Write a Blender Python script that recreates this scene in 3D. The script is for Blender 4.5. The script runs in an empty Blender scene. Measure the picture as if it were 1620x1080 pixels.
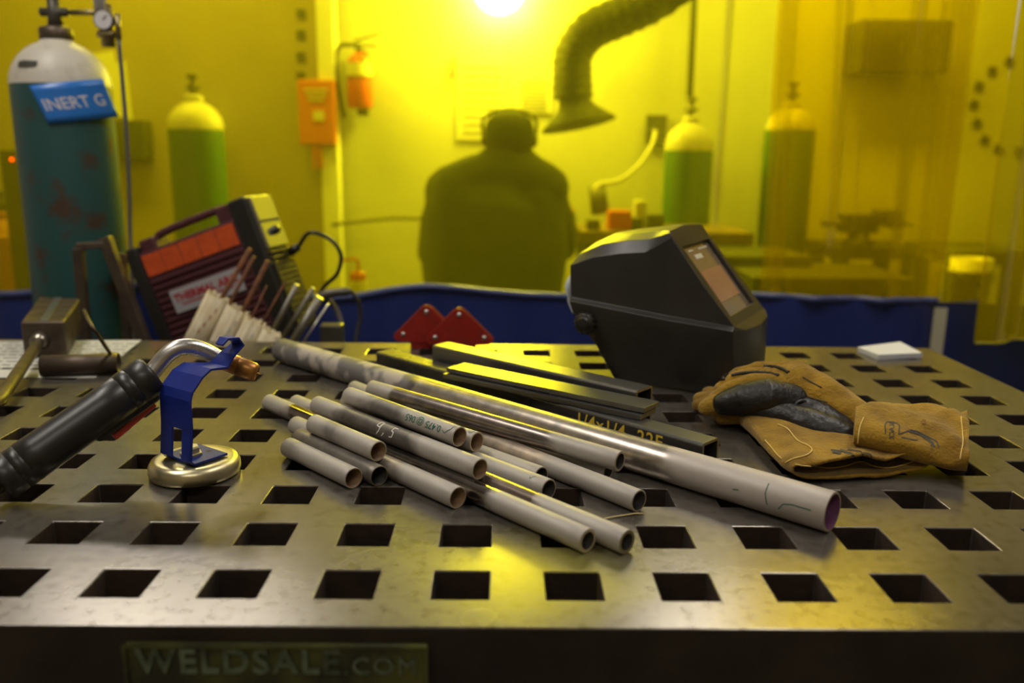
import bpy, bmesh, math, random
from mathutils import Vector, Matrix
random.seed(7)
R = math.radians
scene = bpy.context.scene
V = Vector
TZ = 0.90                       # table top height above the floor

# ------------------------------------------------------------------ camera, world, lights, exposure
CAM = V((0.3148, -0.5778, TZ + 0.3262)); FPX = 1339.3
ya, pi_, ro = 0.0106, 0.218, 0.0119
fwd = V((math.sin(ya)*math.cos(pi_), math.cos(ya)*math.cos(pi_), -math.sin(pi_)))
rt0 = V((math.cos(ya), -math.sin(ya), 0)); up0 = rt0.cross(fwd)
RT = rt0*math.cos(ro) + up0*math.sin(ro); UP = up0*math.cos(ro) - rt0*math.sin(ro)
cd = bpy.data.cameras.new('camera'); cam = bpy.data.objects.new('camera', cd)
scene.collection.objects.link(cam)
cam.matrix_world = Matrix(((RT.x, UP.x, -fwd.x, CAM.x), (RT.y, UP.y, -fwd.y, CAM.y), (RT.z, UP.z, -fwd.z, CAM.z), (0, 0, 0, 1)))
cd.sensor_width = 36; cd.lens = FPX/1620*36; cd.clip_start = 0.02; cd.clip_end = 60
cd.dof.use_dof = True; cd.dof.focus_distance = 0.90; cd.dof.aperture_fstop = 3.2
scene.camera = cam
scene.view_settings.view_transform = 'Standard'; scene.view_settings.look = 'None'
scene.view_settings.exposure = 0.0; scene.view_settings.gamma = 1; scene.view_settings.use_curve_mapping = False
scene.cycles.transparent_max_bounces = 24
scene.cycles.max_bounces = 8
scene.cycles.sample_clamp_indirect = 16
w = bpy.data.worlds.new('world'); scene.world = w; w.use_nodes = True
w.node_tree.nodes['Background'].inputs[0].default_value = (0.9, 0.95, 1, 1)
w.node_tree.nodes['Background'].inputs[1].default_value = 0.02

def area(name, loc, size, size_y, power, col, rot=(0, 0, 0)):
    ld = bpy.data.lights.new(name, 'AREA'); ld.shape = 'RECTANGLE'; ld.size = size; ld.size_y = size_y
    ld.energy = power; ld.color = col
    o = bpy.data.objects.new(name, ld); scene.collection.objects.link(o); o.location = loc; o.rotation_euler = rot
    return o
SHOP = (1.0, 0.93, 0.84)
area('shop_light', (-0.85, 0.25, 2.86), 1.2, 0.3, 17, SHOP, (0, 0, R(90)))
area('shop_light', (1.15, 0.55, 2.86), 1.2, 0.3, 13, SHOP, (0, 0, R(90)))
area('shop_light', (0.2, -1.6, 2.86), 1.2, 0.3, 5, SHOP)
area('back_room_light', (-1.2, 2.9, 2.86), 1.2, 0.3, 34, SHOP)
area('back_room_light', (1.6, 2.9, 2.86), 1.2, 0.3, 42, SHOP)

# ------------------------------------------------------------------ pixel helpers: a real distance is always given
def ray(u, v): return RT*((u-810)/FPX) - UP*((v-540)/FPX) + fwd
def pz(u, v, h=0.0):            # point seen at (u,v) lying h above the table top
    d = ray(u, v); return CAM + d*((TZ + h - CAM.z)/d.z)
def py(u, v, y):                # point seen at (u,v) at room depth y
    d = ray(u, v); return CAM + d*((y - CAM.y)/d.y)

# ------------------------------------------------------------------ materials
def mat(name, col, rough=0.5, metal=0.0, col2=None, scale=8.0, detail=5, amt=(0.35, 0.65), bump=0.0, bscale=40, rough2=None, spec=0.5, emit=None, estr=0, stretch=None, sheen=0, alpha_mix=None):
    m = bpy.data.materials.new(name); m.use_nodes = True
    nt = m.node_tree; b = nt.nodes['Principled BSDF']
    b.inputs['Base Color'].default_value = (*col, 1); b.inputs['Roughness'].default_value = rough
    b.inputs['Metallic'].default_value = metal; b.inputs['Specular IOR Level'].default_value = spec
    if sheen: b.inputs['Sheen Weight'].default_value = sheen
    if emit: b.inputs['Emission Color'].default_value = (*emit, 1); b.inputs['Emission Strength'].default_value = estr
    tc = nt.nodes.new('ShaderNodeTexCoord'); vec = tc.outputs['Object']
    if stretch:
        mp = nt.nodes.new('ShaderNodeMapping'); mp.inputs['Scale'].default_value = stretch
        nt.links.new(vec, mp.inputs['Vector']); vec = mp.outputs['Vector']
    if col2 or rough2 is not None:
        n = nt.nodes.new('ShaderNodeTexNoise'); n.inputs['Scale'].default_value = scale; n.inputs['Detail'].default_value = detail
        nt.links.new(vec, n.inputs['Vector'])
        mr = nt.nodes.new('ShaderNodeMapRange'); mr.inputs[1].default_value = amt[0]; mr.inputs[2].default_value = amt[1]
        nt.links.new(n.outputs['Fac'], mr.inputs[0])
        if col2:
            mx = nt.nodes.new('ShaderNodeMix'); mx.data_type = 'RGBA'
            mx.inputs[6].default_value = (*col, 1); mx.inputs[7].default_value = (*col2, 1)
            nt.links.new(mr.outputs[0], mx.inputs[0]); nt.links.new(mx.outputs[2], b.inputs['Base Color'])
        if rough2 is not None:
            m2 = nt.nodes.new('ShaderNodeMapRange'); m2.inputs[3].default_value = rough; m2.inputs[4].default_value = rough2
            nt.links.new(mr.outputs[0], m2.inputs[0]); nt.links.new(m2.outputs[0], b.inputs['Roughness'])
    if bump:
        n2 = nt.nodes.new('ShaderNodeTexNoise'); n2.inputs['Scale'].default_value = bscale; n2.inputs['Detail'].default_value = 4
        nt.links.new(vec, n2.inputs['Vector'])
        bp = nt.nodes.new('ShaderNodeBump'); bp.inputs['Strength'].default_value = bump; bp.inputs['Distance'].default_value = 0.002
        nt.links.new(n2.outputs['Fac'], bp.inputs['Height']); nt.links.new(bp.outputs[0], b.inputs['Normal'])
    return m

def table_mat():
    m = bpy.data.materials.new('worn_cast_steel'); m.use_nodes = True; nt = m.node_tree; b = nt.nodes['Principled BSDF']; L = nt.links
    tc = nt.nodes.new('ShaderNodeTexCoord')
    n1 = nt.nodes.new('ShaderNodeTexNoise'); n1.inputs['Scale'].default_value = 5; n1.inputs['Detail'].default_value = 8; n1.inputs['Roughness'].default_value = 0.65
    n2 = nt.nodes.new('ShaderNodeTexNoise'); n2.inputs['Scale'].default_value = 90; n2.inputs['Detail'].default_value = 5
    n3 = nt.nodes.new('ShaderNodeTexNoise'); n3.inputs['Scale'].default_value = 2.2; n3.inputs['Detail'].default_value = 3
    for n in (n1, n2, n3): L.new(tc.outputs['Object'], n.inputs['Vector'])
    r1 = nt.nodes.new('ShaderNodeValToRGB'); e = r1.color_ramp.elements
    e[0].position = 0.3; e[0].color = (0.105, 0.092, 0.078, 1); e[1].position = 0.7; e[1].color = (0.190, 0.172, 0.150, 1)
    L.new(n1.outputs['Fac'], r1.inputs[0])
    r2 = nt.nodes.new('ShaderNodeValToRGB'); e = r2.color_ramp.elements
    e[0].position = 0.27; e[0].color = (0.35, 0.3, 0.25, 1); e[1].position = 0.5; e[1].color = (1, 1, 1, 1)
    L.new(n2.outputs['Fac'], r2.inputs[0])
    mx = nt.nodes.new('ShaderNodeMix'); mx.data_type = 'RGBA'; mx.blend_type = 'MULTIPLY'; mx.inputs[0].default_value = 0.7
    L.new(r1.outputs[0], mx.inputs[6]); L.new(r2.outputs[0], mx.inputs[7])
    # yellow patch near front edge: overspray plus lamp reflection painted into the colour
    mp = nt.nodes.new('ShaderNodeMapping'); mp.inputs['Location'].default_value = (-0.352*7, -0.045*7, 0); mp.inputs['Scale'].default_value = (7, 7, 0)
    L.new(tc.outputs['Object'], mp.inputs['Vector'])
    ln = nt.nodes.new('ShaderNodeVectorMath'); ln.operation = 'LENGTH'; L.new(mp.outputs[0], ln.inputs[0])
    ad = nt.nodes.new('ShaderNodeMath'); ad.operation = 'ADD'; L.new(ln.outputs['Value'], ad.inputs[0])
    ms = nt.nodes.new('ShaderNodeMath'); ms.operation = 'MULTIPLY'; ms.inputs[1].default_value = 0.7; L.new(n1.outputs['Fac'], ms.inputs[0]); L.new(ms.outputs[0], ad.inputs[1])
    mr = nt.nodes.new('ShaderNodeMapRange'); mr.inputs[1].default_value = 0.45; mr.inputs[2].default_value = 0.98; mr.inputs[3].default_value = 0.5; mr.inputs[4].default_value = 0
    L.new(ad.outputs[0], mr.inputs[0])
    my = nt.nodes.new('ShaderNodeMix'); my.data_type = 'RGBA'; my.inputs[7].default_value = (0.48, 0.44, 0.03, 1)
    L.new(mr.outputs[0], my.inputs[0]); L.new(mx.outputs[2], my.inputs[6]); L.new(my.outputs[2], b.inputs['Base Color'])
    b.inputs['Metallic'].default_value = 0.55
    rr = nt.nodes.new('ShaderNodeMapRange'); rr.inputs[1].default_value = 0.3; rr.inputs[2].default_value = 0.7; rr.inputs[3].default_value = 0.20; rr.inputs[4].default_value = 0.30
    L.new(n3.outputs['Fac'], rr.inputs[0]); L.new(rr.outputs[0], b.inputs['Roughness'])
    bp = nt.nodes.new('ShaderNodeBump'); bp.inputs['Strength'].default_value = 0.10; bp.inputs['Distance'].default_value = 0.001
    L.new(n2.outputs['Fac'], bp.inputs['Height']); L.new(bp.outputs[0], b.inputs['Normal'])
    return m

def tube_mat(name, L_, near, far, dark=(0.15, 0.135, 0.125), lite=(0.41, 0.38, 0.34), drough=0.3, blot=0.0, dmetal=0.8, patch=0.0):
    """scale-free sanded ends, mill-scaled middle; local Z runs from the near end (0) to the far end (L_)"""
    m = bpy.data.materials.new(name); m.use_nodes = True; nt = m.node_tree; b = nt.nodes['Principled BSDF']; K = nt.links
    tc = nt.nodes.new('ShaderNodeTexCoord'); sp = nt.nodes.new('ShaderNodeSeparateXYZ'); K.new(tc.outputs['Object'], sp.inputs[0])
    n = nt.nodes.new('ShaderNodeTexNoise'); n.inputs['Scale'].default_value = 26; n.inputs['Detail'].default_value = 3; K.new(tc.outputs['Object'], n.inputs['Vector'])
    ns = nt.nodes.new('ShaderNodeMath'); ns.operation = 'MULTIPLY_ADD'; ns.inputs[1].default_value = 0.075 + blot; ns.inputs[2].default_value = -0.037 - blot/2
    K.new(n.outputs['Fac'], ns.inputs[0])
    zz = nt.nodes.new('ShaderNodeMath'); zz.operation = 'ADD'; K.new(sp.outputs[2], zz.inputs[0]); K.new(ns.outputs[0], zz.inputs[1])
    a = nt.nodes.new('ShaderNodeMapRange'); a.inputs[1].default_value = near-0.008; a.inputs[2].default_value = near+0.012; K.new(zz.outputs[0], a.inputs[0])
    c = nt.nodes.new('ShaderNodeMapRange'); c.inputs[1].default_value = L_-far-0.010; c.inputs[2].default_value = L_-far+0.006; c.inputs[3].default_value = 1; c.inputs[4].default_value = 0; K.new(zz.outputs[0], c.inputs[0])
    f = nt.nodes.new('ShaderNodeMath'); f.operation = 'MULTIPLY'; K.new(a.outputs[0], f.inputs[0]); K.new(c.outputs[0], f.inputs[1])
    n5 = nt.nodes.new('ShaderNodeTexNoise'); n5.inputs['Scale'].default_value = 60; n5.inputs['Detail'].default_value = 6; K.new(tc.outputs['Object'], n5.inputs['Vector'])
    mrr = nt.nodes.new('ShaderNodeMapRange'); mrr.inputs[1].default_value = 0.35; mrr.inputs[2].default_value = 0.7; K.new(n5.outputs['Fac'], mrr.inputs[0])
    dk = nt.nodes.new('ShaderNodeMix'); dk.data_type = 'RGBA'; dk.inputs[6].default_value = (*dark, 1); dk.inputs[7].default_value = (dark[0]*1.7, dark[1]*1.6, dark[2]*1.5, 1)
    K.new(mrr.outputs[0], dk.inputs[0])
    lt = nt.nodes.new('ShaderNodeMix'); lt.data_type = 'RGBA'; lt.inputs[6].default_value = (lite[0]*0.86, lite[1]*0.85, lite[2]*0.84, 1); lt.inputs[7].default_value = (*lite, 1)
    K.new(n.outputs['Fac'], lt.inputs[0])
    mx = nt.nodes.new('ShaderNodeMix'); mx.data_type = 'RGBA'; K.new(f.outputs[0], mx.inputs[0]); K.new(lt.outputs[2], mx.inputs[6]); K.new(dk.outputs[2], mx.inputs[7])
    K.new(mx.outputs[2], b.inputs['Base Color'])
    if patch:
        n7 = nt.nodes.new('ShaderNodeTexNoise'); n7.inputs['Scale'].default_value = 30; n7.inputs['Detail'].default_value = 2; K.new(tc.outputs['Object'], n7.inputs['Vector'])
        p1 = nt.nodes.new('ShaderNodeMapRange'); p1.inputs[1].default_value = .44; p1.inputs[2].default_value = .56; K.new(n7.outputs['Fac'], p1.inputs[0])
        p2 = nt.nodes.new('ShaderNodeMapRange'); p2.inputs[1].default_value = L_-patch-.02; p2.inputs[2].default_value = L_-patch+.02; K.new(zz.outputs[0], p2.inputs[0])
        p4 = nt.nodes.new('ShaderNodeMapRange'); p4.inputs[1].default_value = L_-.035; p4.inputs[2].default_value = L_-.030; K.new(zz.outputs[0], p4.inputs[0])
        p5 = nt.nodes.new('ShaderNodeMath'); p5.operation = 'MAXIMUM'; K.new(p1.outputs[0], p5.inputs[0]); K.new(p4.outputs[0], p5.inputs[1])
        p3 = nt.nodes.new('ShaderNodeMath'); p3.operation = 'MULTIPLY'; K.new(p5.outputs[0], p3.inputs[0]); K.new(p2.outputs[0], p3.inputs[1])
        m9 = nt.nodes.new('ShaderNodeMix'); m9.data_type = 'RGBA'; m9.inputs[7].default_value = (.17, .16, .155, 1); K.new(p3.outputs[0], m9.inputs[0]); K.new(mx.outputs[2], m9.inputs[6]); K.new(m9.outputs[2], b.inputs['Base Color'])
    for k, lo, hi in (('Roughness', 0.55, drough), ('Metallic', 0.25, dmetal)):
        q = nt.nodes.new('ShaderNodeMapRange'); q.inputs[3].default_value = lo; q.inputs[4].default_value = hi
        K.new(f.outputs[0], q.inputs[0]); K.new(q.outputs[0], b.inputs[k])
    return m

def sheet_mat(name, tcol, haze, gloss_r=0.12, dens=0.0, spec=1.0):
    """thin coloured PVC: coloured transmission, a little scattering, a glossy skin"""
    m = bpy.data.materials.new(name); m.use_nodes = True; nt = m.node_tree; K = nt.links
    nt.nodes.remove(nt.nodes['Principled BSDF']); out = nt.nodes['Material Output']
    tr = nt.nodes.new('ShaderNodeBsdfTransparent'); tr.inputs[0].default_value = (*tcol, 1)
    tl = nt.nodes.new('ShaderNodeBsdfTranslucent'); tl.inputs[0].default_value = (tcol[0]*0.9, tcol[1]*0.9, tcol[2], 1)
    df = nt.nodes.new('ShaderNodeBsdfDiffuse'); df.inputs[0].default_value = (tcol[0]*0.6, tcol[1]*0.55, tcol[2]*0.6, 1)
    gl = nt.nodes.new('ShaderNodeBsdfGlossy'); gl.inputs['Roughness'].default_value = gloss_r; gl.inputs[0].default_value = (1, 0.92, 0.30, 1)
    m1 = nt.nodes.new('ShaderNodeMixShader'); m1.inputs[0].default_value = 0.5; K.new(tl.outputs[0], m1.inputs[1]); K.new(df.outputs[0], m1.inputs[2])
    rf = nt.nodes.new('ShaderNodeBsdfRefraction'); rf.inputs['IOR'].default_value = 1.12; rf.inputs['Roughness'].default_value = 0.55; rf.inputs[0].default_value = (*tcol, 1)
    m0 = nt.nodes.new('ShaderNodeMixShader'); m0.inputs[0].default_value = 0.13; K.new(tr.outputs[0], m0.inputs[1]); K.new(rf.outputs[0], m0.inputs[2])
    m2 = nt.nodes.new('ShaderNodeMixShader'); m2.inputs[0].default_value = haze; K.new(m0.outputs[0], m2.inputs[1]); K.new(m1.outputs[0], m2.inputs[2])
    fr = nt.nodes.new('ShaderNodeFresnel'); fr.inputs[0].default_value = 1.5
    mm = nt.nodes.new('ShaderNodeMath'); mm.operation = 'MULTIPLY'; mm.inputs[1].default_value = spec; K.new(fr.outputs[0], mm.inputs[0])
    m3 = nt.nodes.new('ShaderNodeMixShader'); K.new(mm.outputs[0], m3.inputs[0]); K.new(m2.outputs[0], m3.inputs[1]); K.new(gl.outputs[0], m3.inputs[2])
    K.new(m3.outputs[0], out.inputs[0])
    return m

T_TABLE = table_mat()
M_CAST = mat('rough_cast_side', (0.040, 0.030, 0.020), 0.6, 0.3, (0.022, 0.015, 0.010), 14, bump=0.4, bscale=120)
M_HOLE = mat('rusty_hole_wall', (0.05, 0.028, 0.016), 0.75, 0.2, (0.028, 0.018, 0.013), 30, bump=0.4, bscale=150)
M_PLATE = mat('bronze_name_plate', (0.13, 0.135, 0.035), 0.5, 0.5, (0.05, 0.05, 0.03), 25, bump=0.5, bscale=150)
M_LETTER = mat('greenish_letters', (0.20, 0.25, 0.16), 0.45, 0.5, (0.07, 0.08, 0.05), 60)
M_BORE = mat('rust_tinted_bore', (0.30, 0.18, 0.09), 0.6, 0.3, (0.16, 0.11, 0.07), 80)
M_RIM = mat('sanded_rim', (0.56, 0.47, 0.31), 0.5, 0.5)
M_DBORE = mat('dark_bore', (0.03, 0.028, 0.024), 0.6, 0.3)
M_PURPLE = mat('purple_bore', (0.17, 0.06, 0.15), 0.5, 0.3)
M_MILL = mat('mill_scale_steel', (0.085, 0.083, 0.082), 0.25, 0.75, (0.11, 0.108, 0.105), 9, rough2=0.33, stretch=(1, 1, 1))
M_MILL2 = mat('bright_mill_steel', (0.20, 0.195, 0.185), 0.26, 0.8, (0.16, 0.155, 0.148), 9, rough2=0.34)
M_BARRIM = mat('brassy_cut_steel', (0.42, 0.36, 0.17), 0.4, 0.7)
M_GREENINK = mat('green_marker_ink', (0.012, 0.10, 0.06), 0.6)
M_CHALK = mat('white_chalk', (0.68, 0.66, 0.60), 0.9)
M_YPAINT = mat('yellow_paint_marker', (0.62, 0.44, 0.04), 0.6)
M_HELM = mat('black_helmet_plastic', (0.020, 0.0185, 0.017), 0.34, 0, (0.028, 0.026, 0.023), 20, bump=0.12, bscale=400)
M_BLACK = mat('black_plastic', (0.016, 0.015, 0.014), 0.36)
M_BLACKR = mat('black_rubber', (0.02, 0.018, 0.016), 0.55)
M_GREYPL = mat('grey_plastic', (0.38, 0.41, 0.42), 0.5)
M_LENS = mat('amber_lens_glass', (0.30, 0.235, 0.15), 0.12, 0.5, (0.36, 0.27, 0.17), 9)
M_FILTER = mat('pink_filter_glass', (0.52, 0.30, 0.20), 0.15, 0.4, (0.42, 0.22, 0.14), 6, stretch=(1, 1, 6))
M_LABELW = mat('pale_label', (0.60, 0.58, 0.42), 0.6)
M_SUEDE = mat('tan_suede', (0.35, 0.205, 0.018), 0.95, 0, (0.16, 0.085, 0.008), 30, 9, (0.32, 0.72), bump=1.0, bscale=300, sheen=0.2, spec=0.12)
M_SUEDED = mat('stained_suede', (0.16, 0.075, 0.012), 0.95)
M_LEATH = mat('black_goatskin', (0.0065, 0.0056, 0.0050), 0.44, 0, (0.012, 0.0105, 0.0095), 40, bump=0.5, bscale=180)
M_STITCH = mat('pale_yellow_thread', (0.62, 0.45, 0.13), 0.8)
M_INK = mat('dark_print', (0.045, 0.040, 0.03), 0.7)
M_BLUEP = mat('blue_paint', (0.008, 0.020, 0.18), 0.38, 0, (0.012, 0.028, 0.23), 40, spec=0.3)
M_BRASS = mat('yellow_zinc', (0.62, 0.56, 0.34), 0.28, 0.9, (0.48, 0.43, 0.27), 18, rough2=0.42)
M_CHROME = mat('brushed_neck_metal', (0.62, 0.60, 0.57), 0.25, 0.95, (0.45, 0.43, 0.4), 60, rough2=0.4)
M_COPPER = mat('worn_copper_nozzle', (0.42, 0.20, 0.045), 0.35, 0.6, (0.24, 0.095, 0.02), 50)
M_REDPL = mat('red_trigger_plastic', (0.50, 0.05, 0.025), 0.45)
M_RED = mat('red_enamel', (0.30, 0.012, 0.008), 0.42, 0, (0.14, 0.012, 0.008), 45, amt=(0.5, 0.8))
M_RUSTSTEEL = mat('brown_steel', (0.125, 0.095, 0.068), 0.42, 0.65, (0.075, 0.055, 0.042), 25, rough2=0.55)
M_WELD = mat('weld_bead', (0.35, 0.32, 0.26), 0.3, 0.9)
M_SEAM = mat('blued_weld_seam', (0.20, 0.21, 0.22), 0.4, 0.8)
M_PAPER = mat('printed_paper', (0.56, 0.555, 0.50), 0.85)
M_NOTE = mat('white_note_paper', (0.62, 0.63, 0.70), 0.85)
M_TEAL = mat('teal_cylinder_paint', (0.020, 0.078, 0.078), 0.45, 0, (0.060, 0.034, 0.022), 13, 9, (0.54, 0.64))
M_CREAM = mat('cream_cylinder_paint', (0.52, 0.49, 0.42), 0.45, 0, (0.30, 0.26, 0.21), 30, 6, (0.55, 0.8))
M_DKGREY = mat('dark_valve_metal', (0.10, 0.09, 0.075), 0.45, 0.6)
M_BRASSV = mat('dull_brass', (0.30, 0.24, 0.11), 0.4, 0.8)
M_BLUETAG = mat('blue_plastic_tag', (0.02, 0.16, 0.55), 0.3)
M_WHITE = mat('white_print', (0.60, 0.58, 0.62), 0.6)
M_GAUGE = mat('gauge_face', (0.62, 0.60, 0.62), 0.35)
M_HOSE = mat('grey_gas_hose', (0.09, 0.085, 0.075), 0.5)
M_MAROON = mat('maroon_plastic', (0.075, 0.020, 0.028), 0.45)
M_ORANGE = mat('orange_warning_label', (0.62, 0.085, 0.012), 0.55, 0, (0.50, 0.065, 0.01), 60)
M_LOGOBG = mat('grey_logo_plate', (0.36, 0.35, 0.37), 0.5)
M_LOGORED = mat('red_logo_print', (0.35, 0.02, 0.035), 0.5)
M_SILVER = mat('aluminium_fascia', (0.60, 0.60, 0.50), 0.12, 0.9)
M_TUBEPAPER = mat('cream_paper_tube', (0.60, 0.53, 0.37), 0.8, 0, (0.50, 0.41, 0.26), 40)
M_RUST = mat('rusty_rod', (0.19, 0.065, 0.02), 0.7, 0.3, (0.10, 0.04, 0.018), 60)
M_ROD = mat('grey_filler_rod', (0.20, 0.185, 0.15), 0.4, 0.8)
M_BLUEV = mat('blue_vinyl', (0.010, 0.020, 0.115), 0.34, 0, (0.013, 0.025, 0.14), 5)
M_HEM = mat('hem_vinyl', (0.05, 0.065, 0.20), 0.4)
M_YELLOW = sheet_mat('yellow_pvc', (0.92, 0.835, 0.014), 0.09, 0.10, spec=0.4)
M_SIDE = sheet_mat('hazy_yellow_pvc', (0.80, 0.70, 0.008), 0.34, 0.14, spec=0.35)
M_AMBER = sheet_mat('amber_pvc', (0.94, 0.74, 0.004), 0.14, 0.12, spec=0.35)
M_HEMY = mat('yellow_film_hem', (0.40, 0.36, 0.01), 0.4)
M_STRIP = mat('pale_webbing', (0.40, 0.38, 0.28), 0.8)
M_WALL = mat('painted_wall', (0.62, 0.62, 0.58), 0.7, 0, (0.58, 0.57, 0.53), 3)
M_WALLG = mat('tan_partition', (0.34, 0.28, 0.20), 0.7, 0, (0.30, 0.245, 0.175), 3)
M_CEIL = mat('ceiling_paint', (0.30, 0.29, 0.27), 0.9)
M_FLOOR = mat('concrete_floor', (0.16, 0.15, 0.14), 0.6, 0, (0.10, 0.10, 0.09), 2)
M_WPOST = mat('white_post_paint', (0.80, 0.80, 0.76), 0.5)
M_GREENCYL = mat('green_cylinder_paint', (0.03, 0.11, 0.035), 0.5)
M_CLOTH = mat('dark_jacket_cloth', (0.020, 0.028, 0.022), 0.9, 0, (0.032, 0.038, 0.030), 10)
M_TROUSER = mat('dark_trousers', (0.03, 0.03, 0.04), 0.9)
M_SKIN = mat('skin', (0.45, 0.26, 0.18), 0.6)
M_HAIR = mat('dark_hair', (0.02, 0.015, 0.01), 0.7)
M_FABDUCT = mat('dark_duct_hose', (0.055, 0.06, 0.045), 0.8, 0, (0.13, 0.14, 0.11), 60, amt=(0.5, 0.7), bump=0.8, bscale=90)
M_EXTRED = mat('extinguisher_red', (0.50, 0.07, 0.01), 0.35)
M_POUCH = mat('orange_red_pouch', (0.55, 0.13, 0.015), 0.6)
M_PAPERY = mat('paper_sheet', (0.72, 0.70, 0.62), 0.8)
M_DARKM = mat('dark_painted_metal', (0.05, 0.05, 0.045), 0.5)
M_WOOD = mat('bench_wood', (0.20, 0.13, 0.07), 0.7, 0, (0.13, 0.08, 0.045), 12)
M_LAMP = mat('lamp_diffuser', (0.9, 0.9, 0.9), 0.5, emit=(1, 0.97, 0.92), estr=185)
M_TUBELAMP = mat('fluorescent_diffuser', (0.9, 0.9, 0.9), 0.5, emit=(1, 0.93, 0.84), estr=6)
M_GOLDTOP = mat('brown_cylinder_paint', (0.30, 0.10, 0.03), 0.6)
M_LEDR = mat('red_indicator', (0.5, 0.02, 0.01), 0.4, emit=(1, 0.06, 0.02), estr=7)
M_BUCKET = mat('white_bucket_plastic', (0.70, 0.68, 0.60), 0.45)
M_STRAW = mat('straw_sliver', (0.42, 0.33, 0.13), 0.8)

# ------------------------------------------------------------------ mesh builder
class MB:
    def __init__(s): s.v = []; s.f = []; s.m = []; s.sm = []
    def add(s, vs, fs, mi=0, smooth=False):
        o = len(s.v); s.v += [V(p) for p in vs]
        for f in fs: s.f.append([i+o for i in f]); s.m.append(mi); s.sm.append(smooth)
    def box(s, c, sz, mi=0, rot=None, bev=0):
        c = V(c); x, y, z = [q/2 for q in sz]
        P = [V((a*x, b*y, d*z)) for a in (-1, 1) for b in (-1, 1) for d in (-1, 1)]
        if rot is not None: P = [rot @ p for p in P]
        s.add([c+p for p in P], [(0, 1, 3, 2), (4, 6, 7, 5), (0, 4, 5, 1), (2, 3, 7, 6), (0, 2, 6, 4), (1, 5, 7, 3)], mi)
    def beam(s, a, b, wd, h, mi=0, up=V((0, 0, 1))):
        a, b = V(a), V(b); d = (b-a).normalized(); sd = d.cross(up).normalized(); u = sd.cross(d)
        P = [p + sd*(i*wd/2) + u*(j*h/2) for p in (a, b) for i, j in ((-1, -1), (1, -1), (1, 1), (-1, 1))]
        s.add(P, [(0, 1, 2, 3), (7, 6, 5, 4), (0, 4, 5, 1), (1, 5, 6, 2), (2, 6, 7, 3), (3, 7, 4, 0)], mi)
    def sweep(s, pts, rad, n=16, mi=0, cap=True, smooth=True, flat=1.0, up=None, closed=False):
        pts = [V(p) for p in pts]; k = len(pts)
        if not hasattr(rad, '__len__'): rad = [rad]*k
        tn = []
        for i in range(k):
            a = pts[max(i-1, 0)]; b = pts[min(i+1, k-1)]
            t = (b-a); tn.append(t.normalized() if t.length > 1e-9 else V((0, 0, 1)))
        u = up if up is not None else (V((0, 0, 1)) if abs(tn[0].z) < 0.9 else V((1, 0, 0)))
        vs = []
        for i in range(k):
            sd = tn[i].cross(u).normalized(); u2 = sd.cross(tn[i]).normalized()
            if up is None: u = u2
            for j in range(n):
                a = 2*math.pi*j/n
                vs.append(pts[i] + sd*(math.cos(a)*rad[i]) + u2*(math.sin(a)*rad[i]*flat))
        fs = [(i*n+j, i*n+(j+1) % n, (i+1)*n+(j+1) % n, (i+1)*n+j) for i in range(k-1) for j in range(n)]
        s.add(vs, fs, mi, smooth)
        if cap:
            s.add(vs[:n], [tuple(reversed(range(n)))], mi); s.add(vs[-n:], [tuple(range(n))], mi)
    def lathe(s, prof, n=32, mi=0, c=(0, 0, 0), axis=None, smooth=True):
        c = V(c); rot = axis.to_track_quat('Z', 'Y').to_matrix() if axis is not None else Matrix.Identity(3)
        vs = [c + rot @ V((r*math.cos(2*math.pi*j/n), r*math.sin(2*math.pi*j/n), z)) for r, z in prof for j in range(n)]
        fs = [(i*n+j, i*n+(j+1) % n, (i+1)*n+(j+1) % n, (i+1)*n+j) for i in range(len(prof)-1) for j in range(n)]
        s.add(vs, fs, mi, smooth)
    def build(s, name, mats, parent=None, bevel=0, seg=2, ang=35, loc=None, merge=True, solid=0, sub=0):
        me = bpy.data.meshes.new(name); me.from_pydata([tuple(p) for p in s.v], [], s.f)
        for m in (mats if isinstance(mats, (list, tuple)) else [mats]): me.materials.append(m)
        for p, mi, sm in zip(me.polygons, s.m, s.sm): p.material_index = mi; p.use_smooth = sm
        bm = bmesh.new(); bm.from_mesh(me)
        if merge: bmesh.ops.remove_doubles(bm, verts=bm.verts, dist=1e-6)
        bmesh.ops.recalc_face_normals(bm, faces=bm.faces); bm.to_mesh(me); bm.free()
        o = bpy.data.objects.new(name, me); scene.collection.objects.link(o)
        if parent is not None: attach(o, parent)
        if sub:
            q = o.modifiers.new('sub', 'SUBSURF'); q.levels = sub; q.render_levels = sub
        if solid:
            q = o.modifiers.new('solid', 'SOLIDIFY'); q.thickness = solid; q.offset = 0
        if bevel:
            q = o.modifiers.new('bev', 'BEVEL'); q.width = bevel; q.segments = seg; q.limit_method = 'ANGLE'; q.angle_limit = R(ang)
        return o
def attach(o, parent):
    o.parent = parent
    o.matrix_parent_inverse = parent.matrix_world.inverted() if parent.type != 'EMPTY' else Matrix.Translation(-V(parent.location))
def tag(o, label=None, cat=None, group=None, kind=None):
    if label: o['label'] = label
    if cat: o['category'] = cat
    if group: o['group'] = group
    if kind: o['kind'] = kind
    return o
def thing(name, loc, label, cat, group=None):
    o = bpy.data.objects.new(name, None); scene.collection.objects.link(o); o.location = loc; o.empty_display_size = 0.05
    return tag(o, label, cat, group)
def struct(o): o['kind'] = 'structure'; return o

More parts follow.
